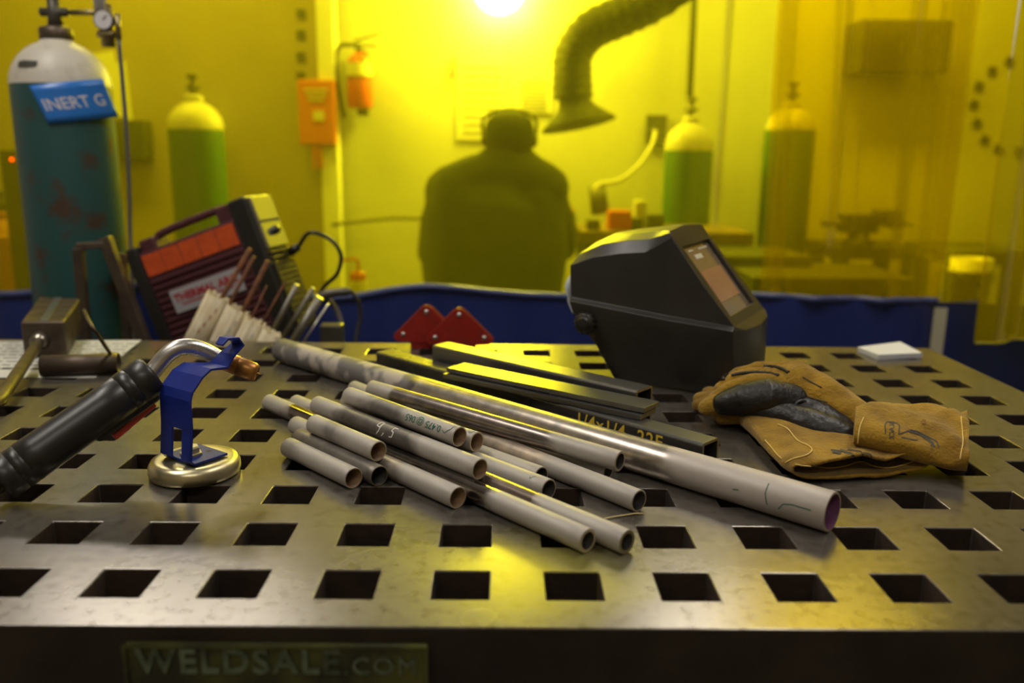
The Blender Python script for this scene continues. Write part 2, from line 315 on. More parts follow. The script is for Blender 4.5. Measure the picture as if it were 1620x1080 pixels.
def text_faces(txt, size, extrude=0.0, spacing=1.0, offset=0.0, bold=0.0):
    c = bpy.data.curves.new('t', 'FONT'); c.body = txt; c.size = size; c.extrude = extrude; c.space_character = spacing
    c.align_x = 'CENTER'; c.align_y = 'CENTER'; c.offset = bold; c.resolution_u = 3
    o = bpy.data.objects.new('t', c); me = o.to_mesh()
    bm = bmesh.new(); bm.from_mesh(me); o.to_mesh_clear()
    bmesh.ops.triangulate(bm, faces=bm.faces)
    if extrude == 0:
        for _ in range(2):
            bmesh.ops.subdivide_edges(bm, edges=[e for e in bm.edges if e.calc_length() > size*0.22], cuts=1)
            bmesh.ops.triangulate(bm, faces=bm.faces)
    bm.verts.index_update()
    vs = [v.co.copy() for v in bm.verts]; fs = [tuple(v.index for v in f.verts) for f in bm.faces]
    bm.free(); bpy.data.objects.remove(o); bpy.data.curves.remove(c)
    return vs, fs
def text_on(name, txt, size, m, parent, fn, **kw):
    vs, fs = text_faces(txt, size, **kw)
    b = MB(); b.add([fn(v) for v in vs], fs); return b.build(name, m, parent, merge=False)
def strokes(name, lines, wd, m, parent, fn):
    """hand-drawn strokes: polylines in 2D carried by fn onto a surface"""
    b = MB()
    for ln in lines:
        pts = []
        for i in range(len(ln)-1):
            a, c = V((*ln[i], 0)), V((*ln[i+1], 0))
            for k in range(4): pts.append(a.lerp(c, k/4))
        pts.append(V((*ln[-1], 0)))
        L_, R_ = [], []
        for i, p in enumerate(pts):
            d = (pts[min(i+1, len(pts)-1)] - pts[max(i-1, 0)]).normalized(); nn = V((-d.y, d.x, 0))*(wd/2)
            L_.append(fn(p+nn)); R_.append(fn(p-nn))
        n = len(pts); b.add(L_+R_, [(i, i+1, n+i+1, n+i) for i in range(n-1)])
    return b.build(name, m, parent, merge=False)

def blob(name, prims, voxel, m, parent=None, smooth_it=4, world=True):
    """one continuous surface grown from overlapping tapered limbs"""
    b = MB()
    for p in prims:
        pts, rad = [V(q) for q in p[0]], list(p[1]); fl = p[2] if len(p) > 2 else 1.0; up = p[3] if len(p) > 3 else None
        # rounded ends
        d0 = (pts[0]-pts[1]).normalized(); d1 = (pts[-1]-pts[-2]).normalized()
        P, Q = [], []
        for a in (80, 60, 35): P.append(pts[0] + d0*rad[0]*min(fl, 1)*math.sin(R(a))); Q.append(rad[0]*math.cos(R(a)))
        P += pts; Q += rad
        for a in (35, 60, 80): P.append(pts[-1] + d1*rad[-1]*min(fl, 1)*math.sin(R(a))); Q.append(rad[-1]*math.cos(R(a)))
        b.sweep(P, Q, 18, flat=fl, up=up)
    o = b.build(name, m, None, merge=False)
    q = o.modifiers.new('r', 'REMESH'); q.mode = 'VOXEL'; q.voxel_size = voxel; q.use_smooth_shade = True
    q = o.modifiers.new('s', 'SMOOTH'); q.iterations = smooth_it; q.factor = 0.5
    dg = bpy.context.evaluated_depsgraph_get(); dg.update()
    me = bpy.data.meshes.new_from_object(o.evaluated_get(dg)); o.modifiers.clear(); o.data = me
    me.materials.clear()
    for mm in (m if isinstance(m, (list, tuple)) else [m]): me.materials.append(mm)
    for p in me.polygons: p.use_smooth = True
    if parent is not None: attach(o, parent)
    return o
def catmull(pts, k=6):
    pts = [V(p) for p in pts]; P = [pts[0]*2-pts[1]] + pts + [pts[-1]*2-pts[-2]]; out = []
    for i in range(1, len(P)-2):
        for j in range(k):
            t = j/k; a, b, c, d = P[i-1:i+3]
            out.append(0.5*((2*b) + (c-a)*t + (2*a-5*b+4*c-d)*t*t + (3*b-a-3*c+d)*t**3))
    out.append(pts[-1]); return out

# ================================================================== room
b = MB(); b.box((0.6, 0.75, -0.05), (6.6, 6.4, 0.1)); struct(b.build('floor', M_FLOOR))
b = MB(); b.box((0.6, 0.75, 3.05), (6.6, 6.4, 0.1)); struct(b.build('ceiling', M_CEIL))
b = MB(); b.box((0.6, 3.80, 1.5), (6.6, 0.1, 3.0)); struct(b.build('wall_back', M_WALL))
b = MB(); b.box((-2.65, 0.75, 1.5), (0.1, 6.2, 3.0)); struct(b.build('wall_left', M_WALLG))
b = MB(); b.box((3.85, 0.75, 1.5), (0.1, 6.2, 3.0)); struct(b.build('wall_right', M_WALLG))
b = MB(); b.box((0.6, -2.3, 1.5), (6.6, 0.1, 3.0)); struct(b.build('wall_front', M_WALLG))
def fixture(x, y, w_, d_, lab):
    t = thing('ceiling_light', (x, y, 2.90), lab, 'ceiling light')
    b = MB(); b.box((x, y, 2.95), (w_+0.06, d_+0.06, 0.09)); b.build('housing', M_WPOST, t, bevel=0.004)
    b = MB(); b.box((x, y, 2.895), (w_, d_, 0.02)); b.build('diffuser', M_TUBELAMP, t)
fixture(-0.85, 0.25, 0.3, 1.2, 'ceiling light running along the room over the left of the table')
fixture(1.15, 0.55, 0.3, 1.2, 'ceiling light running along the room over the right of the table')
fixture(0.2, -1.6, 1.2, 0.3, 'ceiling light crossing the room behind the camera')
fixture(-1.2, 2.9, 1.2, 0.3, 'ceiling light over the left of the welding booth')
fixture(1.6, 2.9, 1.2, 0.3, 'ceiling light over the right of the welding booth')

# ================================================================== platen table
PITCH, HW = 0.0873, 0.0441
XL, XR, YF, YB = -0.764, 1.065, -0.0385, 0.874
table = thing('welding_table', (0.15, 0.42, 0), 'heavy worn steel welding table with a grid of square holes', 'table')
b = MB()
xs = [XL] + [q for c in range(-8, 12) for q in (c*PITCH, c*PITCH+HW)] + [XR]
ys = [YF] + [q for r in range(10) for q in (r*PITCH, r*PITCH+HW)] + [YB]
DEP = 0.125
for i in range(len(xs)-1):
    for j in range(len(ys)-1):
        x0, x1, y0, y1 = xs[i], xs[i+1], ys[j], ys[j+1]
        if i % 2 and j % 2:
            for a, c in (((x0, y0), (x1, y0)), ((x1, y0), (x1, y1)), ((x1, y1), (x0, y1)), ((x0, y1), (x0, y0))):
                b.add([(*a, TZ), (*c, TZ), (*c, TZ-DEP), (*a, TZ-DEP)], [(0, 1, 2, 3)], 1)
        else:
            b.add([(x0, y0, TZ), (x1, y0, TZ), (x1, y1, TZ), (x0, y1, TZ)], [(0, 1, 2, 3)], 0)
            b.add([(x0, y0, TZ-DEP), (x1, y0, TZ-DEP), (x1, y1, TZ-DEP), (x0, y1, TZ-DEP)], [(0, 3, 2, 1)], 1)
for k in range(len(xs)-1):
    for y in (YF, YB): b.add([(xs[k], y, TZ), (xs[k+1], y, TZ), (xs[k+1], y, TZ-DEP), (xs[k], y, TZ-DEP)], [(0, 1, 2, 3)], 2)
for k in range(len(ys)-1):
    for x in (XL, XR): b.add([(x, ys[k], TZ), (x, ys[k+1], TZ), (x, ys[k+1], TZ-DEP), (x, ys[k], TZ-DEP)], [(0, 1, 2, 3)], 2)
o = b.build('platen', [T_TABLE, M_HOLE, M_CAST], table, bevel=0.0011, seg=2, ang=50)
o.modifiers['bev'].material = 0
for sx in (XL+0.07, XR-0.07):
    for sy in (YF+0.08, YB-0.08):
        b = MB(); b.box((sx, sy, (TZ-DEP)/2), (0.09, 0.09, TZ-DEP-0.004)); b.build('leg', M_CAST, table, bevel=0.004)
# name plate on the front face
pl, pr_ = py(196, 1016, YF-0.003), py(676, 1022, YF-0.003)
b = MB(); cx = (pl.x+pr_.x)/2; pw = pr_.x-pl.x; ph_ = 0.036; cz = pl.z-ph_/2-0.001
b.box((cx, YF-0.001, cz), (pw, 0.006, ph_)); plate = b.build('name_plate', M_PLATE, table, bevel=0.0012)
b = MB()
for q in ((cx, cz+ph_/2-0.0012, pw, 0.0024), (cx, cz-ph_/2+0.0012, pw, 0.0024)): b.box((q[0], YF-0.005, q[1]), (q[2], 0.003, q[3]))
for sx in (-1, 1): b.box((cx+sx*(pw/2-0.0012), YF-0.005, cz), (0.0024, 0.003, ph_))
b.build('plate_border', M_PLATE, plate, bevel=0.0008)
ty = YF-0.005
text_on('raised_lettering', 'WELDSALE', 0.0262, M_LETTER, plate, lambda v: V((py(378, 1047, ty).x + v.x, ty - v.z, py(378, 1047, ty).z + v.y)), extrude=0.0016, spacing=1.16, bold=0.0006)
text_on('raised_lettering', '.COM', 0.0185, M_LETTER, plate, lambda v: V((py(602, 1054, ty).x + v.x, ty - v.z, py(602, 1054, ty).z + v.y)), extrude=0.0016, spacing=1.2)

# ================================================================== round tubes
RT_ = 0.01065
# name: near end, far end (x, y, height of axis), radius, near/far sanded lengths, options, label
TUBES = {
 'A': ((0.6093, 0.1228, 0.0185), (-0.0357, 0.7315, 0.0185), 0.0185, 0.155, 0.33, dict(patch=.36, drough=0.30, dark=(0.34, 0.315, 0.28), dmetal=0.9, lite=(0.47, 0.425, 0.38)), 'thickest and longest steel tube, with a sanded end and purple-tinted bore', M_PURPLE, M_RIM, 0.0022),
 'B': ((0.4332, 0.2249, 0.0263), (0.1512, 0.4423, 0.0383), RT_, 0.075, 0.038, dict(drough=0.28, dark=(0.17, 0.15, 0.14)), 'long tube lying right along the front of the thickest tube, its mouth beside it', M_DBORE, M_RIM, 0.0026),
 'C': ((0.4237, 0.2409, 0.0086), (0.3187, 0.3420, 0.0086), 0.0085, 0.09, 0.02, dict(), 'pale thin tube mostly hidden between two long tubes, only its half-covered mouth showing', M_DBORE, M_RIM, 0.0018),
 'D': ((0.4433, 0.1625, RT_), (0.1112, 0.5409, RT_), RT_, 0.125, 0.045, dict(dark=(0.34, 0.29, 0.235), drough=0.42, dmetal=0.5), 'long sandy pale tube with grey blotches ending above a square hole, right of the bundle', M_DBORE, M_RIM, 0.0014),
 'E': ((0.2710, 0.2472, 0.0431), (0.1358, 0.3721, 0.0491), RT_, 0.075, 0.035, dict(drough=0.42, dmetal=0.5, dark=(0.125, 0.118, 0.11)), 'topmost tube of the bundle with upside-down green handwriting near its mouth', M_BORE, M_RIM, 0.0014),
 'F': ((0.2884, 0.2593, 0.0335), (0.1281, 0.3997, 0.0347), RT_, 0.06, 0.05, dict(), 'tube tucked behind the green-marked one with a small green tick at its mouth', M_BORE, M_RIM, 0.0016),
 'G': ((0.2936, 0.1938, 0.0287), (0.0953, 0.3870, 0.0335), RT_, 0.085, 0.052, dict(drough=0.40, dmetal=0.55, dark=(0.095, 0.088, 0.082)), 'tube with white chalk writing halfway along it, lying on top of the bundle', M_BORE, M_RIM, 0.0014),
 'H': ((0.1891, 0.2381, 0.0299), (0.1065, 0.3188, 0.0323), RT_, 0.048, 0.030, dict(dark=(0.20, 0.185, 0.17), drough=0.5, dmetal=0.4), 'short pale tube raised on the left side of the bundle above a dark-mouthed tube', M_BORE, M_RIM, 0.0013),
 'I': ((0.1924, 0.2192, 0.0108), (0.0868, 0.3306, 0.0119), RT_, -0.05, -0.05, dict(dark=(0.13, 0.12, 0.105), drough=0.45, dmetal=0.5), 'darker short tube with a black burred mouth between two pale short tubes', M_DBORE, M_BARRIM, 0.0011),
 'J': ((0.1680, 0.2129, 0.0109), (0.0817, 0.3023, RT_), RT_, 0.11, 0.03, dict(), 'short pale tube at the front left corner of the bundle', M_BORE, M_RIM, 0.0012),
 'K': ((0.2737, 0.1666, RT_), (0.0707, 0.3793, RT_), RT_, 0.075, 0.04, dict(dark=(0.22, 0.195, 0.165), drough=0.42, dmetal=0.5), 'tube with a wide sanded mouth ending left of the two longest thin tubes', M_BORE, M_RIM, 0.0013),
 'L': ((0.3873, 0.0780, RT_), (0.0145, 0.4715, RT_), RT_, 0.115, 0.055, dict(drough=0.13, dark=(0.15, 0.135, 0.125), dmetal=0.95), 'long shiny dark tube with a thick-walled pale end, nearest the table front', M_DBORE, M_RIM, 0.0030),
 'N': ((0.4199, 0.0762, RT_), (0.0490, 0.4697, RT_), RT_, 0.095, 0.05, dict(drough=0.25, dark=(0.16, 0.13, 0.11)), 'long brown-grey thick-walled tube with a yellowish cut mouth, beside the shiny dark tube', M_DBORE, M_BARRIM, 0.0032),
 'O': ((0.3598, 0.1846, 0.0119), (0.1699, 0.3747, 0.0131), RT_, 0.15, 0.02, dict(), 'pale tube with a small green tick ending over a square hole in mid bundle', M_DBORE, M_RIM, 0.0014),
 'P': ((0.3540, 0.2209, RT_), (0.1824, 0.3921, RT_), RT_, 0.15, 0.02, dict(), 'pale tube half covered by two others with the upper part of its mouth showing', M_DBORE, M_RIM, 0.0014),
}
tube_frames = {}
for k, (n_, f_, r, nl, fl, opt, lab, bore, rim, wt) in TUBES.items():
    a = V((n_[0], n_[1], TZ+n_[2])); c = V((f_[0], f_[1], TZ+f_[2])); L_ = (c-a).length
    b = MB(); N = 40; K = 14
    o_ = [(r-0.0004, 0.0), (r, 0.0004)] + [(r, L_*i/K) for i in range(1, K)] + [(r, L_-0.0004), (r-0.0004, L_)]
    b.lathe(o_, N, 0); b.lathe([(r-wt, 0), (r-0.0004, 0)], N, 1, smooth=False); b.lathe([(r-0.0004, L_), (r-wt, L_)], N, 1, smooth=False)
    b.lathe([(r-wt, 0), (r-wt, L_*0.5), (r-wt, L_)], N, 2)
    o = b.build('steel_tube', [tube_mat('tube_finish_'+k, L_, nl, fl, **opt), rim, bore])
    q = (c-a).normalized().to_track_quat('Z', 'Y'); o.location = a; o.rotation_mode = 'QUATERNION'; o.rotation_quaternion = q
    tag(o, lab, 'metal tube', 'round steel tubes piled on the table')
    tube_frames[k] = (o, a, q, r, L_)
bpy.context.view_layer.update()
def on_tube(k, along, ang, fx=-1, fy=1):
    """2D x runs along the tube, 2D y around it; ang is measured from straight up towards the camera side"""
    o, a, q, r, L_ = tube_frames[k]; ax = q @ V((0, 0, 1)); up = (V((0, 0, 1)) - ax*ax.z).normalized(); sd = ax.cross(up)
    if sd.y > 0: sd = -sd
    def fn(v):
        t = along + v.x*fx; th = R(ang) - v.y*fy/r
        return a + ax*t + (up*math.cos(th) + sd*math.sin(th))*(r+0.00025)
    return fn
text_on('green_handwriting', '0.475 @.065', 0.0105, M_GREENINK, tube_frames['E'][0], on_tube('E', 0.046, 58, 1, -1), bold=0.0001)
strokes('green_tick', [[(0.014, -0.004), (0.010, -0.006), (0.004, 0.0), (0.002, 0.006)]], 0.0008, M_GREENINK, tube_frames['E'][0], on_tube('E', 0.002, 40, 1, 1))
strokes('green_tick', [[(0.006, -0.003), (0.003, -0.003), (0.001, 0.001), (0.003, 0.003)]], 0.0007, M_GREENINK, tube_frames['F'][0], on_tube('F', 0.002, 5, 1, 1))
strokes('green_tick', [[(0.010, -0.002), (0.008, -0.004), (0.006, 0.0), (0.004, 0.001)]], 0.0007, M_GREENINK, tube_frames['O'][0], on_tube('O', 0.010, 20, 1, 1))
for ln in ([(0.012, -0.001), (0.030, -0.001), (0.038, -0.003), (0.042, -0.009)], [(0.056, 0.012), (0.056, 0.002), (0.053, -0.008)], [(0.082, -0.002), (0.088, -0.003)]):
    strokes('green_mark', [ln], 0.0010, M_GREENINK, tube_frames['A'][0], on_tube('A', 0.0, 76, 1, 1))
strokes('chalk_handwriting', [[(-.009, .007), (-.014, .007), (-.016, .001), (-.011, 0), (-.009, .006), (-.010, -.004), (-.013, -.008)], [(-.001, -.004), (-.004, -.008)],
        [(.015, .006), (.010, .006), (.009, .001), (.013, 0), (.013, -.005), (.008, -.006)]], 0.0011, M_CHALK, tube_frames['G'][0], on_tube('G', 0.136, 48, -1, 1))

# ================================================================== square box tubes and flat bars
def box_tube(name, nc, fc, wv, W_, H_, wall, m, label, group=None):
    """nc/fc: the near and far top edge on the camera side; wv: unit side direction away from the camera"""
    nc, fc = V(nc), V(fc); L_ = (fc-nc).length; ax = (fc-nc).normalized()
    t = MB(); rr = 0.0035; prof = []
    for cx_, cy_, a0 in ((W_-rr, -rr, 0), (rr, -rr, 90), (rr, -H_+rr, 180), (W_-rr, -H_+rr, 270)):
        for q in range(5): a = R(a0+q*22.5); prof.append((cx_+rr*math.cos(a), cy_+rr*math.sin(a)))
    ri = 0.0015; pin = []
    for cx_, cy_, a0 in ((W_-wall-ri, -wall-ri, 0), (wall+ri, -wall-ri, 90), (wall+ri, -H_+wall+ri, 180), (W_-wall-ri, -H_+wall+ri, 270)):
        for q in range(5): a = R(a0+q*22.5); pin.append((cx_+ri*math.cos(a), cy_+ri*math.sin(a)))
    n = len(prof); zz = V((0, 0, 1))
    pt = lambda p, s: nc + ax*s + wv*p[0] + zz*p[1]
    vs = [pt(p, 0) for p in prof] + [pt(p, L_) for p in prof] + [pt(p, 0) for p in pin] + [pt(p, L_) for p in pin]
    t.add(vs, [(i, (i+1) % n, n+(i+1) % n, n+i) for i in range(n)], 0)
    t.add(vs, [(2*n+i, 3*n+i, 3*n+(i+1) % n, 2*n+(i+1) % n) for i in range(n)], 2)
    t.add(vs, [(i, 2*n+i, 2*n+(i+1) % n, (i+1) % n) for i in range(n)], 1)
    t.add(vs, [(n+i, n+(i+1) % n, 3*n+(i+1) % n, 3*n+i) for i in range(n)], 1)
    o = t.build(name, [m, M_BARRIM, M_DBORE]); return tag(o, label, 'steel tube', group), ax
H1 = 0.0318
n1 = pz(1112, 702, H1); f1 = pz(595.4, 556.3, H1)
ax1 = (f1-n1).normalized(); wv1 = V((-ax1.y, ax1.x, 0)); wv1 = wv1 if wv1.y > 0 else -wv1
s1, _ = box_tube('square_tube', n1, f1, wv1, 0.0318, H1, 0.003, M_MILL, 'dark square steel tube with yellow paint-marker writing on its side', 'square steel tubes')
# writing on its camera-facing side
wc = n1 + ax1*0.112 - V((0, 0, 0.0125))
text_on('yellow_handwriting', '1/4x1/4  22E', 0.021, M_YPAINT, s1, lambda v: wc - ax1*v.x + V((0, 0, 1))*(v.y + 0.15*v.x*0) - wv1*0.0004, spacing=1.15, bold=0.0004)
H2 = 0.0508
n2 = pz(1006.9, 618.5, H2); f2 = pz(684, 546, H2)
ax2 = (f2-n2).normalized(); wv2 = V((-ax2.y, ax2.x, 0)); wv2 = wv2 if wv2.y > 0 else -wv2
box_tube('square_tube', n2, f2, wv2, 0.036, H2, 0.003, M_MILL2, 'brighter steel box tube lying furthest back, its open end by the helmet', 'square steel tubes')
def bar(nf, nb, ff, ztop, thk, label):
    P1, P2, P3 = pz(*nf, ztop), pz(*nb, ztop), pz(*ff, ztop)
    ax = (P3-P1).normalized(); wv = V((-ax.y, ax.x, 0)); wv = wv if wv.y > 0 else -wv
    W_ = (P2-P1).dot(wv); L_ = (P3-P1).length; b = MB()
    Q = [P1, P1+wv*W_, P1+wv*W_+ax*L_, P1+ax*L_]; D = V((0, 0, -thk))
    b.add(Q+[q+D for q in Q], [(0, 1, 2, 3), (7, 6, 5, 4), (2, 6, 7, 3), (0, 3, 7, 4), (1, 5, 6, 2)], 0); b.add(Q+[q+D for q in Q], [(0, 4, 5, 1)], 1)
    return tag(b.build('flat_bar', [M_MILL, M_BARRIM], bevel=0.0006), label, 'steel bar', 'flat steel bars')
bar((1019, 645.7), (1041.9, 634), (706, 581.5), H1+0.0135, 0.0060, 'upper of two flat steel bars stacked on the dark square tube')
bar((1013, 657), (1039, 645.0), (700, 591), H1+0.0065, 0.0060, 'lower of two flat steel bars stacked on the dark square tube')

# ================================================================== welding helmet
PH = R(30); hd = V((math.cos(PH), -math.sin(PH), 0)); hn = V((math.sin(PH), math.cos(PH), 0)); HO = V((0.591, 0.551, TZ))
HW_ = 0.185
def hp(s, h, w_): return HO + hd*s + hn*w_ + V((0, 0, h))
helmet = thing('welding_helmet', hp(-0.06, 0, HW_/2), 'black welding helmet with an amber window, resting on the table behind the gloves', 'welding helmet')
# stations back to front: L (bottom rim), E (ledge), U (upper side), T (top)
ST = [((-.198, .086), (-.207, .115), (-.214, .165), (-.204, .188), .060),
      ((-.166, .050), (-.170, .112), (-.178, .180), (-.168, .206), .055),
      ((-.136, .003), (-.125, .108), (-.136, .188), (-.130, .214), .050),
      ((-.060, .0025), (-.055, .102), (-.098, .192), (-.096, .219), .045),
      ((.000, .0025), (.002, .0985), (-.082, .2015), (-.078, .2225), .036),
      ((.041, .012), (.036, .096), (-.0605, .2150), (-.066, .2230), .020)]
rings = []
for L0, E0, U0, T0, ti in ST:
    half = [(L0, .014), ((L0[0]*.5+E0[0]*.5, L0[1]*.5+E0[1]*.5), .003), ((E0[0], E0[1]), 0.0), ((E0[0]-.0006, E0[1]+.0045), .0085), ((E0[0]*.5+U0[0]*.5, E0[1]*.5+U0[1]*.5), .0105), (U0, .016),
            ((U0[0]*.4+T0[0]*.6, U0[1]*.35+T0[1]*.65), .016+(ti-.016)*.35), (T0, ti)]
    ring = [hp(p[0], p[1], w_) for p, w_ in half] + [hp(T0[0]-0.004, T0[1]+0.004, HW_/2)] + [hp(p[0], p[1], HW_-w_) for p, w_ in reversed(half)]
    rings.append(ring)
b = MB(); n = len(rings[0]); vs = [p for r_ in rings for p in r_]
b.add(vs, [(i*n+j, i*n+j+1, (i+1)*n+j+1, (i+1)*n+j) for i in range(len(rings)-1) for j in range(n-1)], 0)
# front frame and chin
fr_ = rings[-1]; e1, e2 = 3, n-4
lens = [(-.0475, .2), (-.0475, .2)]
def fp(s01, w_): # point on the slanted front face: 0 at ledge, 1 at top
    return hp(.0360 + (-.066-.0360)*s01, .0965 + (.2225-.0965)*s01, w_)
LW0, LW1, LS0, LS1 = .028, .157, .115, .845
lq = [fp(LS0, LW0), fp(LS0, LW1), fp(LS1, LW1), fp(LS1, LW0)]
inset = [p - (hd*.006 + V((0, 0, .004))) for p in lq]
top = [fr_[j] for j in range(e1, e2+1)]
# frame around the window opening
o_ = len(b.v); m_ = len(top)
cor = top + lq
b.add(cor, [(0, 1, m_+3, m_+0)] if False else [], 0)
mid = (m_-1)//2
left_side = list(range(0, mid+1)); right_side = list(range(mid, m_))
fcs = []
for i in left_side[:-1]:
    fcs.append((i, i+1, m_+3) if i >= 1 else (i, i+1, m_+3, m_+0))
fcs.append((mid, m_+2, m_+3))
for i in right_side[:-1]:
    fcs.append((i, i+1, m_+2) if i < m_-2 else (i, i+1, m_+1, m_+2))
fcs.append((m_-1, 0, m_+0, m_+1))
b.add(cor, fcs, 0)
b.add(lq+inset, [(0, 1, 5, 4), (1, 2, 6, 5), (2, 3, 7, 6), (3, 0, 4, 7)], 0)
# chin: from ledge down
chin = [fr_[3], fr_[2], fr_[1], fr_[0], hp(.050, .006, .045), hp(.054, .003, HW_/2), hp(.050, .006, HW_-.045), fr_[-1], fr_[-2], fr_[-3], fr_[-4]]
cm = [hp(.046, .094, .030), hp(.052, .093, HW_/2), hp(.046, .094, HW_-.030)]
b.add(chin+cm, [(0, 1, 11), (1, 2, 4, 11), (2, 3, 4), (11, 4, 5, 12), (12, 5, 6, 13), (13, 6, 8, 9), (6, 7, 8), (13, 9, 10)], 0)
b.add([fr_[3], fr_[-4]] + cm, [(0, 2, 3), (0, 3, 1), (3, 4, 1)], 0)
shell = b.build('shell', M_HELM, helmet, bevel=0.0065, seg=4, ang=14, solid=0.0028)
for p in shell.data.polygons: p.use_smooth = True
shell.modifiers['bev'].harden_normals = True
# lens cassette
def lens_quad(s0, s1, w0, w1, off, m, nm, par, thk=0.0015):
    nrm = (hd*math.cos(R(39)) + V((0, 0, math.sin(R(39))))).normalized()
    P = [fp(s0, w0), fp(s0, w1), fp(s1, w1), fp(s1, w0)]; P = [p + nrm*off for p in P]; Q = [p - nrm*thk for p in P]
    q = MB(); q.add(P+Q, [(0, 1, 2, 3), (7, 6, 5, 4), (0, 4, 5, 1), (1, 5, 6, 2), (2, 6, 7, 3), (3, 7, 4, 0)]); return q.build(nm, m, par)
window = lens_quad(LS0-.01, LS1+.01, LW0-.002, LW1+.002, -.005, M_LENS, 'window', helmet)
lens_quad(.26, .58, .045, .145, -.0038, M_FILTER, 'filter_glass', window)
lens_quad(.70, .745, .066, .098, -.0040, M_LABELW, 'pale_sticker', window)
lens_quad(.785, .80, .055, .075, -.0040, M_LABELW, 'pale_sticker', window)
lens_quad(.785, .80, .10, .14, -.0040, M_LABELW, 'pale_sticker', window)
# adjuster knob, vents, head band
kc = hp(-.178, .086, -.001)
b = MB(); b.lathe([(0.001, 0.014), (.009, .014), (.010, .0115), (.0135, .0105), (.0155, .008), (.0155, .002), (.016, 0)], 28, 0, kc, -hn)
for i in range(14):
    a = 2*math.pi*i/14; q = (-hn).to_track_quat('Z', 'Y').to_matrix(); b.box(kc + q @ V((0.0153*math.cos(a), .0153*math.sin(a), .005)), (.003, .003, .008), 0, q @ Matrix.Rotation(a, 3, 'Z'))
b.build('adjuster_knob', M_BLACK, helmet, bevel=0.0005)
for i in range(5):
    b = MB(); s0 = -.135 + i*.011; b.beam(hp(s0, .046, .0045), hp(s0+.036, .080, .0010), .0022, .0022); b.build('vent_rib', M_HELM, helmet)
b = MB(); band = catmull([hp(-.200, .095, .012), hp(-.212, .112, .020), hp(-.219, .138, .032), hp(-.212, .160, .075), hp(-.205, .14, .14), hp(-.20, .11, .170)], 5)
b.sweep(band, .009, 10, flat=.2, up=V((0.2, 0, 1))); b.build('head_band', M_GREYPL, helmet)

# ================================================================== gloves
def sleeve(stations, thk_in, n=44, seed=1, amp=0.002):
    """flattened gauntlet lofted between left and right contour points: (L, R, half_thickness, wave)"""
    random.seed(seed); ph = [random.uniform(0, 6.28) for _ in range(6)]
    out_, inn = [], []
    for k, (Lp, Rp, ht, wv) in enumerate(stations):
        c = (Lp+Rp)/2; a = (Rp-Lp)/2; up = V((0, 0, 1)) - a.normalized()*a.normalized().z; up.normalize()
        o1, i1 = [], []
        for j in range(n):
            t = 2*math.pi*j/n; cx_ = math.cos(t); sy = math.sin(t)
            ex = abs(cx_)**.85*(1 if cx_ > 0 else -1); ey = abs(sy)**.8*(1 if sy > 0 else -1)
            wob = wv*(math.sin(ex*6.5+ph[0]+k*.35) + .5*math.sin(ex*11+ph[1]-k*.5))
            base = c + up*wob*(1 if sy > 0 else .25)
            o1.append(base + a*ex + up*ht*ey)
            fr = 1 - thk_in/max(a.length, 1e-4); fh = max(ht-thk_in, .0008)
            i1.append(base + a*ex*fr + up*fh*ey)
        out_.append(o1); inn.append(i1)
    return out_, inn
def build_sleeve(name, st, thk, parent, m=M_SUEDE, seed=1, inside=0.5):
    out_, inn = sleeve(st, thk, seed=seed); n = len(out_[0]); K = len(out_); b = MB()
    vs = [p for r_ in out_ for p in r_]; b.add(vs, [(i*n+j, i*n+(j+1) % n, (i+1)*n+(j+1) % n, (i+1)*n+j) for i in range(K-1) for j in range(n)], 0, True)
    k0 = int(K*inside); vi = [p for r_ in inn[k0:] for p in r_]; K2 = K-k0
    b.add(vi, [(i*n+j, (i+1)*n+j, (i+1)*n+(j+1) % n, i*n+(j+1) % n) for i in range(K2-1) for j in range(n)], 0, True)
    b.add(out_[-1]+inn[-1], [(j, (j+1) % n, n+(j+1) % n, n+j) for j in range(n)], 0, True)
    b.add(out_[0], [tuple(range(n))], 0)
    return b.build(name, m, parent), out_
def interp(sts, k):
    Ls = catmull([s[0] for s in sts], k); Rs = catmull([s[1] for s in sts], k); hs = catmull([V((s[2], s[3], 0)) for s in sts], k)
    return [(a, c, max(h.x, .002), h.y) for a, c, h in zip(Ls, Rs, hs)]

from mathutils.bvhtree import BVHTree
def bvh(o):
    dg = bpy.context.evaluated_depsgraph_get(); dg.update(); me = o.evaluated_get(dg).to_mesh()
    t = BVHTree.FromPolygons([v.co.copy() for v in me.vertices], [tuple(p.vertices) for p in me.polygons]); o.evaluated_get(dg).to_mesh_clear(); return t
def print_fn(tree, lift=.0006, fallback=None):
    def fn(v):
        d = ray(v.x, v.y).normalized(); loc, nr, i_, ds = tree.ray_cast(CAM, d)
        if loc is None: return CAM + d*1.0
        if nr.dot(d) > 0: nr = -nr
        return loc + nr*lift
    return fn
def crinkle(o, strength, size, seed_=0):
    tx = bpy.data.textures.new('crinkle', 'CLOUDS'); tx.noise_scale = size; tx.noise_depth = 3
    q = o.modifiers.new('crinkle', 'DISPLACE'); q.texture = tx; q.strength = strength; q.mid_level = .5; q.texture_coords = 'GLOBAL'
# under glove: gauntlet opening towards the camera
g2 = thing('welding_glove', pz(1330, 720, 0), 'tan suede welding glove lying underneath, its wavy open cuff towards the camera', 'glove', 'pair of welding gloves')
st2 = interp([(pz(1152, 650, .015), pz(1212, 652, .020), .014, 0), (pz(1180, 678, .013), pz(1258, 676, .015), .013, .0005), (pz(1212, 712, .012), pz(1345, 700, .013), .0120, .001),
              (pz(1234, 735, .0125), pz(1430, 716, .013), .0125, .0022), (pz(1252, 749, .013), pz(1472, 735, .0135), .0120, .0030)], 8)
cuff2, ring2 = build_sleeve('cuff', st2, .003, g2, seed=5, inside=.45)
crinkle(cuff2, .0030, .030)
